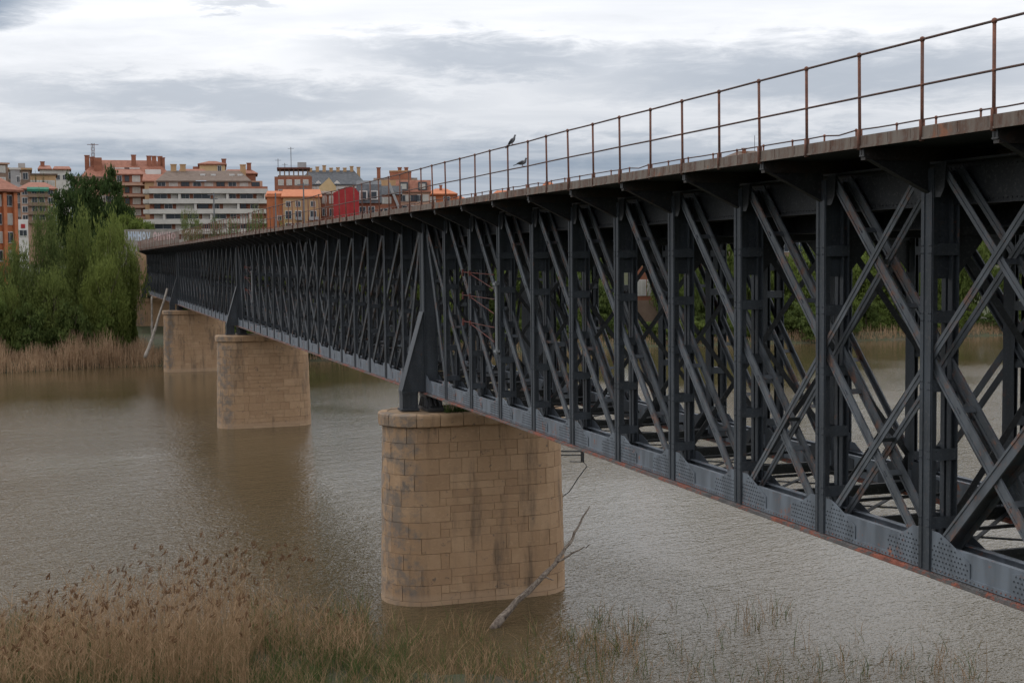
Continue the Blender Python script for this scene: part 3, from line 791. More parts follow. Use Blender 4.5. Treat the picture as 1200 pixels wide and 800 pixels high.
q = onX(600, 171, XA-.03); pigeon('pigeon', (XA-.03, q.y, CZ+2.596), -.75, .75, 'grey pigeon standing upright on the top rail')
q = onX(612, 193, XA-.025); pigeon('pigeon', (XA-.026, q.y, CZ+2.05), -.75, .22, 'grey pigeon crouched on the middle rail')

# ------------------------------------------------------------------ trees
def crown_mesh(seed, shape, nleaf, size, key):
    rr = random.Random(seed); b = MB(); cl_ = []
    ncl = {'willow': 150, 'round': 120, 'bush': 60, 'poplar': 55, 'thin': 38}[shape]
    while len(cl_) < ncl:
        u = Vector((rr.uniform(-1, 1), rr.uniform(-1, 1), rr.uniform(0, 1)))
        h = u.z; r_ = sqrt(u.x**2+u.y**2)
        lim = {'willow': .95*(sin(pi*min(1, h*.80+.17)))**.75, 'round': sin(pi*min(1, h*.85+.14))**.6, 'bush': sqrt(max(0, 1-h*h)), 'poplar': .9*(sin(pi*min(1, h*.86+.1)))**.8, 'thin': .85*(sin(pi*min(1, h*.8+.16)))**.9}[shape]
        lim *= .88+.22*sin(3*atan2(u.y, u.x)+seed)*sin(5*h+seed)
        if r_ < lim and r_ > lim*.35*rr.random() : cl_.append((u, rr.uniform(.10, .20)))
    for i in range(nleaf):
        u, cr = cl_[rr.randrange(ncl)]
        zs_ = 1.5 if shape in ('willow', 'poplar', 'thin') else .75
        p = u+Vector((rr.gauss(0, cr*.62), rr.gauss(0, cr*.62), rr.gauss(0, cr*.33*zs_)))
        if p.z < -.02: continue
        s = size*rr.uniform(.6, 1.4)
        n_ = Vector((rr.gauss(0, 1), rr.gauss(0, 1), rr.gauss(.35, 1))).normalized()
        a_ = n_.orthogonal().normalized(); a_.rotate(Matrix.Rotation(rr.uniform(0, 6.3), 3, n_)); c_ = n_.cross(a_)
        if shape in ('willow', 'poplar', 'thin'): a_ = (a_+Vector((0, 0, -.8))).normalized()
        k0 = len(b.v)
        b.v += [tuple(p-a_*s), tuple(p+c_*s*.45), tuple(p+a_*s), tuple(p-c_*s*.45)]; b.f.append((k0, k0+1, k0+2, k0+3))
    return b.mesh('crown', key, False, False)
def trunk_mesh(seed, multi):
    rr = random.Random(seed); b = MB()
    for k in range(multi):
        a_ = rr.uniform(0, 6.3); le = rr.uniform(.05, .32) if multi > 1 else .02
        P = [(0+cos(a_)*.02, sin(a_)*.02, -.05), (cos(a_)*le*.3, sin(a_)*le*.3, .25), (cos(a_)*le*.8, sin(a_)*le*.8, .55), (cos(a_)*le*1.3, sin(a_)*le*1.3, .85)]
        b.tube(P, [.05, .04, .024, .006], 7)
        for q_ in range(5):
            t_ = rr.uniform(.3, .8); base = Vector(P[1]).lerp(Vector(P[3]), (t_-.25)/.6); a2 = rr.uniform(0, 6.3); l2 = rr.uniform(.2, .5)
            b.tube([base, base+Vector((cos(a2)*l2*.6, sin(a2)*l2*.6, l2*.35)), base+Vector((cos(a2)*l2, sin(a2)*l2, l2*.75))], [.018, .011, .003], 5)
    return b.mesh('trunk', 'bark', True)
CR = {}
for key, shp, nl, sz, mt, nv in (('willow', 'willow', 20000, .026, 'leaf_willow', 3), ('dark', 'round', 16000, .036, 'leaf_dark', 2), ('mid', 'round', 14000, .036, 'leaf_mid', 3), ('bush', 'bush', 6000, .055, 'leaf_mid', 3), ('pale', 'thin', 2600, .032, 'leaf_pale', 2), ('poplar', 'poplar', 6000, .030, 'leaf_dark', 1)):
    CR[key] = [crown_mesh(hash((k, 5)) % 1000+len(key), shp, nl, sz, mt) for k in range(nv)]
TR = {1: [trunk_mesh(1, 1), trunk_mesh(2, 1)], 3: [trunk_mesh(3, 4), trunk_mesh(4, 5)]}
tcount = 0
def tree(kind, x, y, z, rx, h, name, label, group=None, multi=1, z0=.06):
    global tcount; tcount += 1
    r0 = empty(name, (x, y, z), rnd.uniform(0, 6.3)); tag(r0, label, 'bush' if kind == 'bush' else 'tree', group)
    c = put('crown', CR[kind][tcount % len(CR[kind])], r0, (0, 0, h*z0), (0, 0, 0), (rx, rx, h*(1-z0)))
    put('trunk', TR[multi][tcount % 2], r0, (0, 0, 0), (0, 0, 0), (rx*.85, rx*.85, h*.85))
def tree_px(kind, xl, xr, ytop, dist, name, label, group=None, multi=1, zg=None, z0=.06):
    a_, c_ = at(xl, ytop, dist), at(xr, ytop, dist); m_ = (a_+c_)/2; rx = (c_-a_).length/2
    z = ground_z(m_.x, m_.y) if zg is None else zg
    tree(kind, m_.x, m_.y, z-.2, rx, m_.z-z+.2, name, label, group, multi, z0)
# willows on the left bank
WG = 'willows on the left bank'
for xl, xr, yt, d_, lab in (
        (92, 168, 258, 158, 'tall light green willow nearest the far bridge end'),
        (26, 82, 246, 159, 'light green willow with the highest pointed top on the left bank'),
        (66, 122, 252, 162, 'light green willow between the highest willow and the bridge-end willow'),
        (-14, 50, 288, 157, 'broad low willow just right of the orange block'),
        (24, 96, 318, 154, 'short bushy willow in front of the others, above the dry reeds'),
        (-70, 4, 278, 160, 'willow cut off by the left picture edge'),
        (88, 158, 308, 154, 'short willow in front, next to the far abutment'),
        (-30, 34, 335, 153, 'low willow at the left edge just behind the dry reeds')):
    tree_px('willow', xl, xr, yt, d_, 'willow_tree', lab, WG, 3, z0=.01)
for i, (xl, xr, yt, d_) in enumerate(((-30, 20, 345, 151.5), (10, 60, 352, 151.5), (55, 110, 350, 151.5), (105, 150, 345, 152), (135, 162, 330, 157))):
    tree_px('bush', xl, xr, yt, d_, 'bush', 'low dark green bush at the foot of the willows', 'bushes under the willows', 1, z0=.0)
tree_px('dark', 84, 158, 196, 232, 'dark_tree', 'tall dark green broad tree in front of the red-roofed block', 'dark trees below the city', z0=.05)
tree_px('dark', 54, 116, 205, 240, 'dark_tree', 'dark green tree left of the tall broad one, beside the pink block', 'dark trees below the city', z0=.05)
tree_px('mid', 120, 178, 247, 205, 'round_tree', 'rounded mid green tree behind the graffiti wall', None, z0=.05)
tree_px('mid', 158, 192, 262, 200, 'round_tree', 'small green bushy tree just right of the graffiti wall', None, z0=.05)
tree_px('pale', 205, 242, 236, 203, 'young_tree', 'sparse young poplar in front of the white banded block', 'young trees beyond the deck', zg=10.5, z0=.05)
tree_px('pale', 240, 266, 250, 205, 'young_tree', 'small sparse sapling right of the first young poplar', 'young trees beyond the deck', zg=10.5, z0=.05)
tree_px('pale', 284, 316, 235, 206, 'young_tree', 'sparse young tree at the right end of the white block', 'young trees beyond the deck', zg=10.5, z0=.05)
tree_px('pale', 258, 286, 252, 206, 'young_tree', 'faint sparse sapling between the two young trees', 'young trees beyond the deck', zg=10.5, z0=.05)
tree_px('pale', 318, 345, 252, 206, 'young_tree', 'sparse low sapling in front of the orange block', 'young trees beyond the deck', zg=10.5, z0=.05)
tree_px('poplar', 34, 46, 205, 262, 'poplar_tree', 'slim dark tree above the pink block roof', None)
tree_px('poplar', 44, 62, 208, 268, 'poplar_tree', 'taller slim tree behind the pink block roof, right of the slimmest', None)
# right bank, seen through the truss
rt = random.Random(21)
X = 18.0
while X < 128:
    h = rt.uniform(9.0, 14.5); fe = far_edge(X)
    yy = fe+rt.uniform(8, 22)
    if not (66 < X < 75): tree('mid', X, yy, ground_z(X, yy)-.2, rt.uniform(3.4, 5.2), h, 'bank_tree', 'leafy green tree on the far bank, seen through the truss', 'trees on the far bank beyond the bridge', 3, .04)
    X += rt.uniform(2.3, 3.6)
X = 17.0
while X < 126:
    fe = far_edge(X); h = rt.uniform(2.4, 5.4) if not (63 < X < 77) else rt.uniform(2.4, 3.6)
    tree('bush', X, fe+rt.uniform(1.8, 7), .5, rt.uniform(1.9, 3.2), h, 'bank_bush', 'low green bush at the water edge of the far bank, seen through the truss', 'bushes on the far bank beyond the bridge', 1, 0)
    X += rt.uniform(1.6, 2.9)
# far wooded hills so that the land ends softly
tl = MB(); tr_ = random.Random(5)
for i in range(16000):
    d_ = tr_.uniform(150, 520) if i % 3 else tr_.uniform(300, 900); x = tr_.uniform(60, 620); y = 175+d_*.6+tr_.uniform(0, 50)
    z = ground_z(x, y)+tr_.uniform(-.5, 2.2)
    a_ = tr_.uniform(0, 6.3); s = tr_.uniform(1.2, 2.6)
    k0 = len(tl.v); tl.v += [(x-cos(a_)*s, y-sin(a_)*s, z), (x, y, z-s*.6), (x+cos(a_)*s, y+sin(a_)*s, z+.2), (x, y, z+s)]; tl.f.append((k0, k0+1, k0+2, k0+3))
tag(tl.build('distant_wood', 'leaf_mid', fix=False), 'distant green scrub on the land behind the far bank', 'wood', kind='stuff')

# ------------------------------------------------------------------ reeds
rb = random.Random(9)
b = MB()
for i in range(17000):                                              # dry reed belt on the left far bank
    x = rb.uniform(-75, 15); y = far_edge(x)+rb.uniform(-1.1, 5.2)
    h = rb.uniform(1.8, 3.3)*(.8+.25*sin(x*.5)+.15*sin(x*1.7)); blade(b, x, y, max(-.1, ground_z(x, y))-.25, h, rb.uniform(.07, .13), rb.uniform(0, .3), rb.uniform(0, 6.3))
tag(b.build('reed_belt', 'reed_far', fix=False), 'belt of dry tan reeds along the far left bank', 'reeds', kind='stuff')
b = MB()
for i in range(5000):
    x = rb.uniform(16, 128); y = far_edge(x)+rb.uniform(-.2, 2.6); blade(b, x, y, ground_z(x, y)-.2, rb.uniform(.4, 1.5), .10, rb.uniform(0, .4), rb.uniform(0, 6.3))
tag(b.build('reed_belt', 'reed_far', fix=False), 'thin dry grass at the water edge of the far bank, seen through the truss', 'reeds', kind='stuff')
def W(x, y, h=0.0): d = ray(x, y); return Vector((0, 0, CZ))+d*((h-CZ)/d.z)
def gauss_clip(m_, s): return max(m_-2.4*s, min(m_+2.4*s, rb.gauss(m_, s)))
stems, plumes, greens, dry = MB(), MB(), MB(), MB()
def reed(x, y, h, plume, tanleaf=3, lean=.22):
    z = max(-.15, ground_z(x, y))-.05; a_ = rb.gauss(.6, 1.1); le = abs(rb.gauss(lean*.5, lean*.5))
    tip = blade(stems, x, y, z, h, .016, le, a_, 3, 2.0)
    for k in range(tanleaf):
        t_ = rb.uniform(.2, .8); blade(stems, x+cos(a_)*le*h*t_**2, y+sin(a_)*le*h*t_**2, z+h*t_, rb.uniform(.3, .7), .022, rb.uniform(.4, 1.3), rb.uniform(0, 6.3), 2, 1.3)
    if plume:
        pa = rb.gauss(a_, .5); L_ = rb.uniform(.16, .30)
        for k in range(5):
            p = Vector(tip); q = p+Vector((cos(pa)*L_*.55, sin(pa)*L_*.55, L_*rb.uniform(.3, .85)))+Vector((rb.gauss(0, .03), rb.gauss(0, .03), rb.gauss(0, .03)))
            m_ = p.lerp(q, .5)+Vector((rb.gauss(0, .035), rb.gauss(0, .035), rb.gauss(0, .035))); s = rb.uniform(.013, .026)
            k0 = len(plumes.v); u = Vector((rb.gauss(0, 1), rb.gauss(0, 1), rb.gauss(0, 1))).normalized()*s
            plumes.v += [tuple(p), tuple(m_+u), tuple(q), tuple(m_-u)]; plumes.f.append((k0, k0+1, k0+2, k0+3))
# main reed clump, lower left
for i in range(1900):
    px_ = rb.uniform(-40, 292); base_y = rb.uniform(742, 860)
    p = W(px_, base_y)
    env = .72+.28*smooth01((px_-10)/150)+.18*smooth01((px_-150)/70)-.02*smooth01((px_-262)/40)
    h = rb.uniform(2.0, 2.75)*env*(1.0 if base_y < 800 else .92)
    if px_ < 40: h *= .85
    h *= rb.uniform(.72, 1.06); reed(p.x, p.y, h, rb.random() < .19, 2, .18)
for i in range(230):                                                # tall outliers right of the clump
    px_ = rb.uniform(285, 430); p = W(px_, rb.uniform(735, 800)); h = rb.uniform(1.0, 2.2)*(1-.35*smooth01((px_-300)/90)); reed(p.x, p.y, h, rb.random() < .12, 2, .25)
for i in range(20):
    p = W(rb.gauss(325, 16), 770); reed(p.x, p.y, rb.uniform(2.3, 3.1), True, 2, .3)
# low mixed sedge, centre
def sedge(px_, py_, hs=(.3, .9), dryp=.55):
    p = W(px_, py_); z = max(-.1, ground_z(p.x, p.y))-.04; h = rb.uniform(*hs)
    blade(dry if rb.random() < dryp else greens, p.x, p.y, z, h, rb.uniform(.016, .03), rb.uniform(.05, 1.0), rb.uniform(0, 6.3), 3, 1.7)
def bare(px_, py_):                                                 # open patches of water or mud between the tufts
    return sin(px_*.045+1.3*sin(py_*.06))*sin(py_*.085+px_*.012)+.6*sin(px_*.13+py_*.04)
for i in range(16000):
    px_ = rb.uniform(-40, 480); top = 738+22*sin(px_*.013+1)+10*sin(px_*.06)
    if px_ < 290: top = 740 if px_ > 110 else 728
    py_ = rb.uniform(top, 865)
    if px_ > 300 and bare(px_, py_) > .55: continue
    sedge(px_, py_, (.25, .9), .38 if px_ > 280 else .30)
for i in range(700):
    cx_ = 300+130*smooth01(rb.random()); sedge(cx_, rb.uniform(712, 770), (.4, 1.15), .55)
n_ = 0
while n_ < 4200:
    px_ = rb.uniform(430, 800); fall = 1-smooth01((px_-560)/230)
    t_ = rb.random()**.55; py_ = lerp(712, 865, t_)
    dens = (.15+.85*smooth01((py_-725)/60))*(.12+.88*fall)
    if bare(px_, py_) > .25: dens *= .2
    n_ += 1
    if rb.random() < dens: sedge(px_, py_, (.22, .85), .66)
for i in range(60):                                                 # tufts along the shallows
    px_ = rb.uniform(440, 760); py_ = rb.uniform(720, 800)
    if 480 < px_ < 660 and py_ < 735: continue
    for k in range(rb.randrange(8, 26)): sedge(px_+rb.gauss(0, 6), py_+rb.gauss(0, 4), (.3, .95), .6)
for (cx_, cy_, kk) in ((705, 772, 26), (735, 748, 16), (752, 785, 30), (790, 765, 22), (808, 790, 26), (846, 748, 14), (876, 738, 26), (890, 730, 22), (906, 722, 20), (872, 716, 10), (926, 720, 8), (790, 715, 6), (960, 785, 16), (985, 778, 20), (1045, 772, 24), (1058, 785, 24), (1100, 782, 26), (1098, 760, 8), (1135, 780, 12), (1010, 790, 14), (905, 792, 20), (1140, 795, 14), (940, 762, 6), (1010, 745, 5), (830, 730, 7)):
    for k in range(kk): sedge(cx_+rb.gauss(0, 8), cy_+rb.gauss(0, 6), (.3, 1.05), .6)
for i in range(420):
    sedge(rb.uniform(690, 1150), 812-abs(rb.gauss(0, 26)), (.2, .55), .7)
tag(stems.build('reed_clump', 'reed_tan', fix=False), 'tall dry tan reed stems in the lower left corner by the water', 'reeds', kind='stuff')
tag(plumes.build('reed_plumes', 'reed_plume', fix=False), 'brown seed plumes on the tall reeds in the lower left', 'plumes', kind='stuff')
tag(greens.build('green_sedge', 'reed_green', fix=False), 'green sedge blades along the near water edge', 'sedge', kind='stuff')
tag(dry.build('dry_sedge', 'reed_tan', fix=False), 'short dry straw-coloured sedge blades scattered in the near shallows', 'sedge', kind='stuff')

# ------------------------------------------------------------------ the city
def frame_px(x0, x1, ytop, ybot, dist, yaw=0.0):
    """a facade whose left and right edges are surveyed at the two sight lines; returns root matrix data"""
    c = at((x0+x1)/2, (ytop+ybot)/2, dist); a_ = at(x0, ytop, dist); b_ = at(x1, ytop, dist)
    wd = (Vector((b_.x, b_.y))-Vector((a_.x, a_.y))).length
    zt = at((x0+x1)/2, ytop, dist).z; zb = at((x0+x1)/2, ybot, dist).z
    rz = -atan2(c.x, c.y)+yaw
    return c, wd/max(.4, cos(yaw)), zb, zt, rz
WIN = {}
def win_mesh(wd, h, kind):
    k = (round(wd, 2), round(h, 2), kind)
    if k not in WIN:
        b = MB().box(-wd/2-.10, wd/2+.10, -.10, .02, -.10, h+.10)
        fr = b.mesh('window', 'frame_white' if kind != 'brown' else 'blind_brown')
        gl = MB().box(-wd/2, -.03, -.13, -.101, 0, h).box(.03, wd/2, -.13, -.101, 0, h).mesh('pane', {'glass': 'glass', 'blind': 'blind_pale', 'brown': 'glass'}[kind])
        WIN[k] = (fr, gl)
    return WIN[k]
def window(root, x, y, z, wd, h, kind='glass'):
    fr, gl = win_mesh(wd, h, kind); f_ = put('window', fr, root, (x, y, z)); put('pane', gl, f_)
def wallbox(name, root, x0, x1, y0, y1, z0, z1, m_): return MB().box(x0, x1, y0, y1, z0, z1).build(name, m_, root)
def gable_roof(root, x0, x1, y0, y1, z, h, m_, hip=0.0, ov=.5):
    x0 -= ov; x1 += ov; y0 -= ov; y1 += ov; ym = (y0+y1)/2
    vs = [(x0, y0, z), (x1, y0, z), (x1, y1, z), (x0, y1, z), (x0+hip, ym, z+h), (x1-hip, ym, z+h)]
    vs += [(v[0], v[1], v[2]-.25) for v in vs[:4]]
    return MB().add(vs, [(0, 1, 5, 4), (2, 3, 4, 5), (3, 0, 4), (1, 2, 5), (0, 6, 7, 1), (1, 7, 8, 2), (2, 8, 9, 3), (3, 9, 6, 0), (6, 9, 8, 7)]).build('roof', m_, root)
def chim(root, parent, x, y, z, h=1.6, wd=.55, m_='wall_brick'):
    MB().box(x-wd, x+wd, y-wd*.7, y+wd*.7, z-1.5, z+h).box(x-wd-.1, x+wd+.1, y-wd*.7-.1, y+wd*.7+.1, z+h, z+h+.2).build('chimney', m_, parent)
def building(x0, x1, ytop, ybot, dist, depth, wall, label, yaw=0.0, zbase=None):
    c, wd, zb, zt, rz = frame_px(x0, x1, ytop, ybot, dist, yaw)
    zg = min(zb, ground_z(c.x, c.y))-.5
    r0 = empty('apartment_building', (c.x, c.y, zg), rz); tag(r0, label, 'building')
    wallbox('wall', r0, -wd/2, wd/2, 0, depth, 0, zt-zg, wall)
    return r0, wd, zb-zg, zt-zg
def rows(r0, wd, zlo, zhi, nst, cols, ww, wh, kinds, m0=.06, y=0.0):
    sh = (zhi-zlo)/nst
    for k in range(nst):
        for i in range(cols):
            x = -wd/2+wd*(m0+(1-2*m0)*(i+.5)/cols)
            window(r0, x, y, zlo+sh*k+sh*.28, ww, wh, kinds[(k*3+i*5+k*i) % len(kinds)])
# pink block with green awning, left
r, wd, zl, zt = building(24, 65, 221, 262, 250, 12, 'wall_pink', 'pink four-storey block with balconies and a green awning at left')
rf = gable_roof(r, -wd/2, wd/2, 0, 12, zt, 1.4, 'roof_tile', 2.0)
sh = (zt-zl)/4
for k in range(4):
    for x in (-.37, .37): window(r, x*wd, 0, zl+sh*k+.5, .75, .9, 'glass')
    for x in (-.09, .12): window(r, x*wd, 0, zl+sh*k+.35, .8, 1.15, 'glass')
    o = MB().box(-1.6, 1.75, -.9, 0, zl+sh*k, zl+sh*k+.12).box(-1.6, 1.75, -.9, -.84, zl+sh*k+.12, zl+sh*k+.6).build('balcony', 'wall_brown', r)
MB().prism([(-1.15, zl+sh*3+1.35), (-.02, zl+sh*3+1.75), (-.02, zl+sh*3+1.65), (-1.15, zl+sh*3+.95)], 'x', -1.7, 1.85).build('awning', 'awning_green', r)
wallbox('party_strip', r, wd/2, wd/2+.3, -.05, 12, 0, zt-.2, 'paint_blue')
# orange block, left edge
r, wd, zl, zt = building(-34, 17, 222, 300, 175, 9, 'wall_orange', 'orange brick block with tiled eaves at the left edge', .5)
rf = gable_roof(r, -wd/2, wd/2, 0, 9, zt, 2.4, 'roof_tile', 1.5, .9)
for i in range(5):
    wallbox('pilaster', r, -wd/2+wd*(i/4.0)-.22, -wd/2+wd*(i/4.0)+.22, -.55, 0, 0, zt-.3, 'roof_orange')
for k in range(4):
    for i in range(4): window(r, -wd/2+wd*(i+.5)/4, 0, zt-1.9-k*2.2, .8, 1.2, 'glass' if (i+k) % 2 else 'blind')
# grey slab tower, left
r, wd, zl, zt = building(13, 24, 199, 255, 262, 9, 'wall_grey', 'narrow pale grey stair tower left of the pink block')
MB().box(-wd/2-.2, wd/2+.2, -.2, 9.2, zt, zt+.35).build('roof_slab', 'wall_white', r)
for k in range(5): window(r, wd*.3, 0, zt-2.2-2.4*k, .5, 1.0)
# stepped brown block behind, far left
r, wd, zl, zt = building(-30, 10, 192, 240, 290, 14, 'wall_brown', 'brown stepped block with roof terraces at the far left', .3)
wallbox('upper_storey', r, -wd/2, wd*.15, 2, 12, zt, zt+1.9, 'wall_pink'); wallbox('upper_storey', r, -wd/2, -wd*.1, 3, 11, zt+1.9, zt+3.4, 'wall_brown')
MB().box(-wd/2-.3, wd/2+.3, -.3, 14, zt, zt+.3).build('roof_slab', 'wall_pink', r)
rows(r, wd, zt-9, zt, 4, 4, 1.0, 1.2, ('glass', 'blind'))
r, wd, zl, zt = building(8, 36, 199, 240, 300, 12, 'wall_brown', 'brown flat-roofed block behind the grey tower')
MB().box(-wd/2-.4, wd/2+.4, -.4, 12, zt, zt+.4).build('roof_slab', 'wall_tan', r); wallbox('roof_hut', r, 0, wd*.3, 2, 6, zt+.4, zt+1.5, 'wall_grey')
rows(r, wd, zt-8, zt, 3, 3, .9, 1.3, ('glass', 'blind'))
r, wd, zl, zt = building(30, 66, 205, 245, 330, 12, 'wall_tan', 'low tan block half hidden behind the slim trees')
rows(r, wd, zt-7, zt, 2, 7, .9, 1.2, ('glass', 'blind')); MB().box(-wd/2-.4, wd/2+.4, -.4, 12, zt, zt+.3).build('roof_slab', 'roof_brown', r)
r, wd, zl, zt = building(47, 82, 198, 240, 400, 10, 'wall_white', 'small white house on the skyline left of the red-roofed block')
gable_roof(r, -wd*.5, -wd*.15, 0, 8, zt, 1.2, 'roof_tile', .5); gable_roof(r, wd*.0, wd*.5, 0, 8, zt, 1.0, 'roof_tile', .5); chim(r, r, -wd*.4, 3, zt+.6, 1.4)
rows(r, wd, zt-4, zt, 1, 4, .9, 1.2, ('glass',))
# big red-roofed block
r, wd, zl, zt = building(88, 204, 207, 275, 345, 16, 'wall_pink', 'long pink-brown block with a big red tiled roof and chimneys')
rf = gable_roof(r, -wd/2+2.5, wd/2-1, 1.0, 15, zt+.1, 4.4, 'roof_tile', 3.5, .9)
for x in (-.42, -.36, .12, .30, .36, .43, .46): chim(r, rf, x*wd*.88, 5.5, zt+3.2, rnd.uniform(1.3, 2.3))
wallbox('lift_house', r, -wd*.30, -wd*.22, 2.5, 6, zt+1.0, zt+4.7, 'wall_brick')
for i in range(6): MB().box(-.65, .65, -.3, .6, 0, .8).build('skylight', 'frame_white' if i != 3 else 'glass', r, (-wd*.12+wd*.052*i, 4.0, zt+1.6))
wallbox('dormer_wall', r, wd*.22, wd*.38, 0.5, 6, zt-.3, zt+1.8, 'wall_bright')
wallbox('terrace_rail', r, -wd/2, -wd*.12, -.6, -.45, zt-1.6, zt-.4, 'wall_brown'); wallbox('cornice', r, -wd/2-.5, wd/2+.2, -.6, 0, zt-.42, zt-.1, 'roof_brown')
rows(r, wd*.55, zt-9, zt-2.2, 3, 9, 1.3, 1.4, ('glass', 'brown', 'glass', 'blind'))
# right wing with white bands
r, wd, zl, zt = building(136, 170, 205, 278, 335, 10, 'wall_brick', 'brick wing with pale balcony bands beside the dark tree')
sh = 2.62
for k in range(6):
    z = zt-1.9-sh*k
    MB().box(-wd/2-.3, wd/2, -1.2, 0, z-.62, z+.02).build('balcony', 'wall_pink', r)
    window(r, wd*.22, 0, z+.35, 1.6, 1.3, 'blind'); window(r, -wd*.10, 0, z+.35, .9, 1.3, 'brown'); window(r, -wd*.36, 0, z+.35, 1.0, 1.3, 'glass')
gable_roof(r, -wd/2, wd/2, 0, 10, zt+.2, 1.3, 'roof_tile', 1.5)
MB().box(wd/2+.05, wd/2+1.5, -1.0, 8, 0, zt-1.0).build('yellow_shaft', 'wall_tan', r)
# yellow gabled house
r, wd, zl, zt = building(170, 196, 212, 262, 322, 10, 'wall_tan', 'tan gabled house squeezed beside the white banded block')
gable_roof(r, -wd/2, wd/2, 0, 10, zt, 1.8, 'roof_tile', .2); window(r, wd*.05, 0, zt-1.8, 1.0, 1.2); window(r, wd*.33, 0, zt-1.6, .8, 1.0)
# white banded block
r, wd, zl, zt = building(176, 315, 219, 282, 300, 14, 'wall_brick', 'long white apartment block with continuous balcony bands above the deck')
nb = 7; sh = 10.7/5.0
for k in range(nb):
    z = zt-.95-sh*k
    x1b = wd/2 if k < 4 else wd*.5
    MB().box(-wd/2+(0 if k < 5 else (k-4)*1.1), x1b, -1.5, .0, z-.5, z+.5).build('balcony', 'wall_white', r)
    MB().box(-wd/2-1.3, -wd/2-.02, -.6, 6, z-.45, z+.42).build('balcony', 'wall_white', r)
    x = -wd/2+1.0; j = 0
    while x < wd/2-1.4:
        ww = (2.6, 1.2, 1.5, 3.4, 2.2, 1.3)[(j+k) % 6]
        kd = ('glass', 'brown', 'blind', 'glass', 'glass', 'blind')[(j*2+k) % 6]
        if x+ww < wd/2-.6:
            window(r, x+ww/2, -.15 if kd == 'blind' else 0, z-sh+.62, ww, .92, kd)
            if kd == 'blind': wallbox('pier_panel', r, x+ww+.2, x+ww+.75, -1.3, 0, z-sh+.5, z-.5, 'wall_white')
        x += ww+.95; j += 1
MB().box(-wd/2-.02, wd/2+.02, 0.3, 13.9, zt, zt+.12).build('terrace', 'roof_tile', r)
wallbox('attic_wall', r, -wd*.46, wd*.46, 2.2, 13.5, zt+.12, zt+1.4, 'wall_pink')
for i in range(9): window(r, -wd*.40+wd*.1*i, 2.2, zt+.25, 1.6, .85, ('glass', 'blind', 'brown')[i % 3])
rf = gable_roof(r, -wd*.42, wd*.34, 2.2, 13.5, zt+1.4, 2.5, 'roof_brown', 2.2, .6)
for i, fx in enumerate((-.05, .04, .20, .27)): MB().box(-.55, .55, -.25, .4, 0, .55).build('skylight', 'frame_white', r, (wd*fx, 5.0, zt+2.5))
for fx in (-.30, -.22, .30): chim(r, rf, wd*fx, 7.8, zt+3.6, 1.5, .6, 'wall_tan')
wallbox('blue_awning', r, -wd*.11, -wd*.02, 1.2, 2.2, zt+1.25, zt+1.4, 'paint_blue')
r, wd, zl, zt = building(234, 264, 192, 220, 325, 8, 'wall_cream', 'cream rooftop penthouse with red roof above the white block')
rf = gable_roof(r, -wd/2, wd/2, 0, 8, zt, .9, 'roof_tile', 2.5, .4); wallbox('side_wall', r, -wd/2-1.5, -wd/2-.02, .8, 7, 0, zt-.6, 'wall_brick'); chim(r, rf, wd*.46, 2, zt+.2, .9, .5); window(r, wd*.28, 0, zt-1.7, .7, 1.2)
r, wd, zl, zt = building(211, 240, 203, 225, 318, 8, 'wall_cream', 'small cream attic house with red roof left of the penthouse')
gable_roof(r, -wd/2, wd/2, 0, 8, zt, 1.2, 'roof_tile', .5); window(r, 0, 0, zt-1.5, .9, 1.1, 'blind'); window(r, wd*.3, 0, zt-1.5, .9, 1.1)
r, wd, zl, zt = building(262, 300, 203, 230, 330, 10, 'wall_brick', 'low brick block with red roof right of the penthouse')
rf = gable_roof(r, -wd/2, wd/2, 0, 10, zt, 1.2, 'roof_tile', 1.5); chim(r, rf, wd*.30, 4, zt+.9, 1.6, .5)
# brick block with flat roof and antennas
r, wd, zl, zt = building(322, 366, 207, 245, 330, 12, 'wall_brick', 'brick block with open flat roof terrace and antennas behind the orange block')
MB().box(-wd/2+.8, wd/2-.2, .5, 11, zt, zt+.35).build('roof_slab', 'wall_brown', r)
for i in range(7): MB().box(-.15, .15, -.15, .15, 0, 1.5).build('column', 'wall_brown', r, (-wd/2+1.3+i*(wd-2)/6.3, 1.2, zt+.35))
MB().box(-wd/2+.6, wd/2-.4, .3, 10, zt+1.85, zt+2.2).build('roof_slab', 'blind_brown', r)
MB().box(wd*.12, wd*.36, 3, 6, zt+2.2, zt+3.6).build('water_tank', 'wall_grey', r)
for fx, hh in ((-.40, 2.2), (-.05, 5.0), (-.22, 1.2)): MB().tube([(wd*fx, 3, zt+2.0), (wd*fx, 3, zt+2.2+hh)], .09, 6).box(wd*fx-.7, wd*fx+.7, 2.95, 3.05, zt+1.8+hh, zt+1.88+hh).build('antenna', 'mast_grey', r)
rows(r, wd, zt-5, zt-.3, 2, 4, 1.1, 1.2, ('glass', 'blind'))
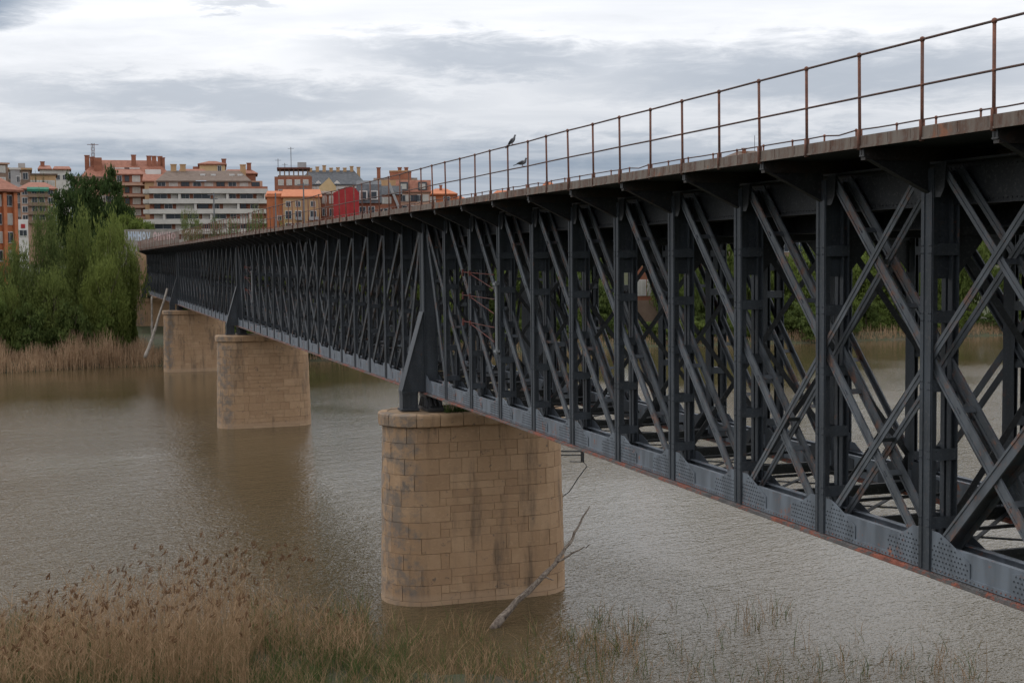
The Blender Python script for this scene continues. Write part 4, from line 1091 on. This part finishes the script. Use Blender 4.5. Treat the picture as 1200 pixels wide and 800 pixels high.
# slate roofed block
r, wd, zl, zt = building(350, 428, 216, 250, 345, 14, 'wall_bright', 'white-walled block with a large dark slate roof and row of chimneys')
rf = gable_roof(r, -wd/2, wd/2, 0, 14, zt, 3.9, 'roof_slate', 3.0, .4)
for i in range(8): chim(r, rf, -wd*.32+i*wd*.105, 6.5, zt+3.3, rnd.uniform(.9, 1.7), .42, 'wall_tan')
for i in range(4): MB().prism([(-1.1, 0), (1.1, 0), (0, 1.1)], 'y', -.4, 3).build('dormer', 'wall_bright', r, (-wd*.34+i*wd*.14, .3, zt-.1))
rows(r, wd, zt-3, zt, 1, 7, 1.2, 1.2, ('glass', 'glass', 'blind'))
r, wd, zl, zt = building(374, 394, 219, 240, 300, 8, 'wall_cream', 'small cream gable wall between the orange block and slate roof')
MB().prism([(-wd/2, zt), (wd/2, zt), (wd*.1, zt+2.0)], 'y', 0, 8).build('gable', 'wall_cream', r)
# orange block
r, wd, zl, zt = building(332, 376, 230, 285, 262, 12, 'wall_tan', 'orange-tan brick block with small square windows above the deck')
gable_roof(r, -wd/2, wd/2, 0, 12, zt, 1.6, 'roof_orange', .3, .35)
for k in range(4):
    for i, fx in enumerate((-.36, -.1, .30)):
        window(r, wd*fx, 0, zt-1.9-2.3*k, .75 if k in (0,) else 1.05, .9 if k == 0 else 1.4, 'glass')
    if k in (1, 2): MB().box(wd*-.16, wd*.0, -.7, 0, zt-2.2-2.3*k, zt-1.6-2.3*k).build('balcony', 'wall_grey', r); MB().box(wd*.18, wd*.44, -.7, 0, zt-2.2-2.3*k, zt-1.6-2.3*k).build('balcony', 'wall_grey', r)
r, wd, zl, zt = building(313, 334, 227, 285, 264, 11, 'wall_orange', 'plain bright orange gable end left of the square-windowed block')
gable_roof(r, -wd/2, wd/2, 0, 11, zt-.4, 1.2, 'roof_orange', .4, .3); window(r, wd*.2, 0, zt-5, .6, .8)
r, wd, zl, zt = building(376, 393, 227, 285, 266, 12, 'wall_brick', 'narrow brick block with tall pale windows left of the red wall')
gable_roof(r, -wd/2, wd/2, 0, 12, zt, .8, 'roof_brown', .2, .2)
for k in range(4):
    for fx in (-.25, .25): window(r, wd*fx, 0, zt-1.8-2.4*k, .7, 1.3, 'glass' if k else 'blind')
# crimson wall and mansard
r, wd, zl, zt = building(391, 421, 226, 285, 250, 7, 'wall_red', 'plain crimson gable wall rising above the deck railing')
MB().prism([(-wd/2, zt), (wd*.52, zt-.02), (wd*.33, zt+1.0), (-wd*.0, zt+1.1)], 'y', 0, 7).build('gable', 'wall_red', r)
for i in range(7): MB().box(-.03, .03, -.04, 0, zt-8, zt-.1).build('batten', 'wall_red', r, (-wd/2+wd*(i+.5)/7, 0, 0))
r, wd, zl, zt = building(420, 446, 238, 285, 258, 12, 'wall_brick', 'mansard house with dark slate roof and white dormers right of the crimson wall')
rf = MB().prism([(-.5, zt), (2.2, zt+3.6), (7.5, zt+4.6), (12, zt+.2)], 'x', -wd/2-.3, wd/2+.3).build('roof', 'roof_slate', r)
for fx in (-.25, .22): d_ = MB().box(wd*fx-.75, wd*fx+.75, -.3, 3, zt+.6, zt+2.3).build('dormer', 'frame_white', r); MB().box(wd*fx-.5, wd*fx+.5, -.33, -.3, zt+.8, zt+2.1).build('pane', 'glass', d_)
for k in range(2):
    for fx in (-.3, .1): window(r, wd*fx, 0, zt-1.9-2.4*k, 1.1, 1.2, 'glass')
r, wd, zl, zt = building(440, 470, 228, 285, 272, 12, 'wall_brick', 'brick house with white dormers and grey gable band behind the railing')
rf = MB().prism([(-.4, zt), (2.0, zt+1.8), (8, zt+2.0), (12, zt)], 'x', -wd/2-.3, wd/2+.3).build('roof', 'roof_slate', r)
MB().bar((wd*.05, -.3, zt+2.2), (wd*.5, -.3, zt-3.6), .5, .9, (0, 1, 0)).build('gable_band', 'wall_grey', r)
for k in range(3):
    for fx in (-.32, -.02): window(r, wd*fx, 0, zt-1.7-2.2*k, 1.3, 1.1, 'blind' if k == 0 else 'glass')
r, wd, zl, zt = building(438, 490, 211, 285, 300, 14, 'wall_tan', 'tan brick block with sloping upper roof and square tower on the skyline')
wallbox('upper_block', r, -wd*.13, wd*.36, 3, 10, zt, zt+2.0, 'wall_brick'); wallbox('tower_slab', r, -wd*.14, wd*.37, 2.9, 10.1, zt+2.0, zt+2.25, 'wall_tan')
MB().prism([(-.6, zt-1.5), (4, zt+.7), (13, zt+.7), (14, zt-1)], 'x', -wd/2, wd/2).build('roof', 'roof_brown', r)
for fx in (-.38, .1, .25): chim(r, r, wd*fx, 4, zt+1.4, 1.4, .4)
rows(r, wd, zt-8, zt-1.5, 3, 5, 1.2, 1.2, ('glass', 'blind', 'glass'))
r, wd, zl, zt = building(466, 504, 224, 285, 285, 12, 'wall_pink', 'pinkish block with grey dormers just left of the low orange roofs')
rf = MB().prism([(-.5, zt-.2), (2.4, zt+2.4), (9, zt+2.6), (12, zt)], 'x', -wd/2-.3, wd/2+.3).build('roof', 'roof_tile', r)
for fx in (-.3, .28): d_ = MB().box(wd*fx-.9, wd*fx+.9, -.3, 3, zt+.2, zt+1.9).build('dormer', 'roof_slate', r); MB().box(wd*fx-.6, wd*fx+.6, -.33, -.3, zt+.4, zt+1.5).build('pane', 'blind_pale', d_)
rows(r, wd, zt-7, zt-.5, 3, 5, 1.3, 1.2, ('glass', 'blind', 'brown'))
r, wd, zl, zt = building(500, 534, 227, 285, 300, 12, 'wall_orange', 'low bright orange house with a shallow hipped roof behind the railing')
rf = gable_roof(r, -wd/2, wd/2, 0, 12, zt, 1.4, 'roof_orange', 2.5, .5); chim(r, rf, 0, 4, zt+1.0, .9, .3)
window(r, -wd*.3, 0, zt-1.8, 1.3, 1.1, 'blind'); window(r, wd*.2, 0, zt-1.8, 1.3, 1.1)
r, wd, zl, zt = building(520, 545, 233, 285, 305, 10, 'wall_orange', 'smallest orange house at the right end of the city row')
gable_roof(r, -wd/2, wd/2, 0, 10, zt, .9, 'roof_orange', 1.5, .4); window(r, 0, 0, zt-1.6, 1.1, 1.0)
r, wd, zl, zt = building(566, 626, 238, 290, 215, 9, 'wall_tan', 'orange-roofed house peeking over the kerb below the pigeons')
gable_roof(r, -wd/2, wd/2, 0, 9, zt, 2.2, 'roof_orange', 2.6, .4); rows(r, wd, zt-6, zt, 2, 4, 1.0, 1.2, ('glass', 'blind'))
r, wd, zl, zt = building(624, 662, 234, 290, 226, 9, 'wall_tan', 'tan hipped roof peeking over the kerb right of the pigeons')
gable_roof(r, -wd/2, wd/2, 0, 9, zt, 3.1, 'roof_orange', 2.4, .3); rows(r, wd, zt-6, zt, 2, 3, 1.0, 1.2, ('glass', 'blind'))
r, wd, zl, zt = building(795, 955, 206, 330, 205, 13, 'wall_brown', 'grey-brown roofed house showing above the kerb under the railing at right')
rf = gable_roof(r, -wd/2, wd/2, 0, 13, zt, 4.1, 'roof_brown', wd*.46, .5); chim(r, rf, -wd*.02, 6, zt+3.6, .7, .3); MB().tube([(wd*.06, 6.5, zt+3), (wd*.06, 6.5, zt+6.4)], .05, 6).build('antenna', 'mast_grey', r); rows(r, wd, zt-12, zt, 4, 8, 1.2, 1.3, ('glass', 'blind', 'glass'))
# house on the right bank, through the truss
r, wd, zl, zt = building(742, 792, 302, 362, 186, 8, 'wall_tan', 'tan house with white doors on the far bank, seen through the truss')
gable_roof(r, -wd/2, wd/2, 0, 8, zt, 1.6, 'roof_orange', 1.0, .5)
wallbox('plinth', r, -wd/2, wd/2, -.3, 0, 0, zl+1.2, 'wall_brown'); wallbox('brick_front', r, -wd/2, wd/2, -.12, 0, zl+1.2, zl+4.6, 'wall_brick')
for fx in (-.3, -.08, .16, .36): window(r, wd*fx, -.12, zl+1.9, .95, 2.0, 'blind')
wallbox('brick_band', r, -wd/2, wd/2, -.08, 0, zt-2.6, zt-1.2, 'wall_brick')
# shopfront under the pink block
r, wd, zl, zt = building(21, 33, 257, 276, 215, 5, 'wall_bright', 'tiny white shopfront with a red sign at the foot of the pink block')
wallbox('red_sign', r, -wd*.2, wd*.2, -.12, 0, zt-1.3, zt-.7, 'wall_red'); window(r, 0, 0, zt-2.4, 1.0, .8)

# masts
def mast(x, yt, yb, dist, label, arm=True, name='lamp_mast', cat='mast'):
    p, q_ = at(x, yt, dist), at(x, yb, dist); zg = min(q_.z, ground_z(q_.x, q_.y)); h = p.z-zg
    r0 = empty(name, (q_.x, q_.y, zg), -atan2(q_.x, q_.y)); tag(r0, label, cat)
    MB().tube([(0, 0, -.3), (0, 0, h)], [.16, .09], 8).build('pole', 'mast_grey', r0)
    if arm: MB().bar((-.9, 0, h-.3), (.9, 0, h-.3), .12, .12).bar((-.6, 0, h-.9), (.6, 0, h-.9), .10, .10).build('arm', 'mast_grey', r0)
    return r0, h
mast(252, 226, 296, 205, 'grey mast with cross arms in front of the white block')
mast(324, 226, 290, 205, 'plain grey mast in front of the orange gable end', False)
mast(357, 214, 290, 205, 'grey mast with cross arms before the slate roofed block')
r0, h = mast(110, 168, 215, 420, 'thin lattice antenna mast on the skyline above the red roof', False, 'antenna_mast', 'antenna')
lt_ = MB()
for k in range(10):
    z0 = h*.45+h*.55*k/10; z1 = z0+h*.055
    lt_.bar((-.45, 0, z0), (.45, 0, z1), .1, .1).bar((.45, 0, z0), (-.45, 0, z1), .1, .1)
for s in (-1, 1): lt_.bar((s*.45, 0, h*.4), (s*.45, 0, h), .12, .12)
lt_.bar((-1.6, 0, h-.4), (1.6, 0, h-.4), .14, .14).build('lattice', 'rail_rust', r0)
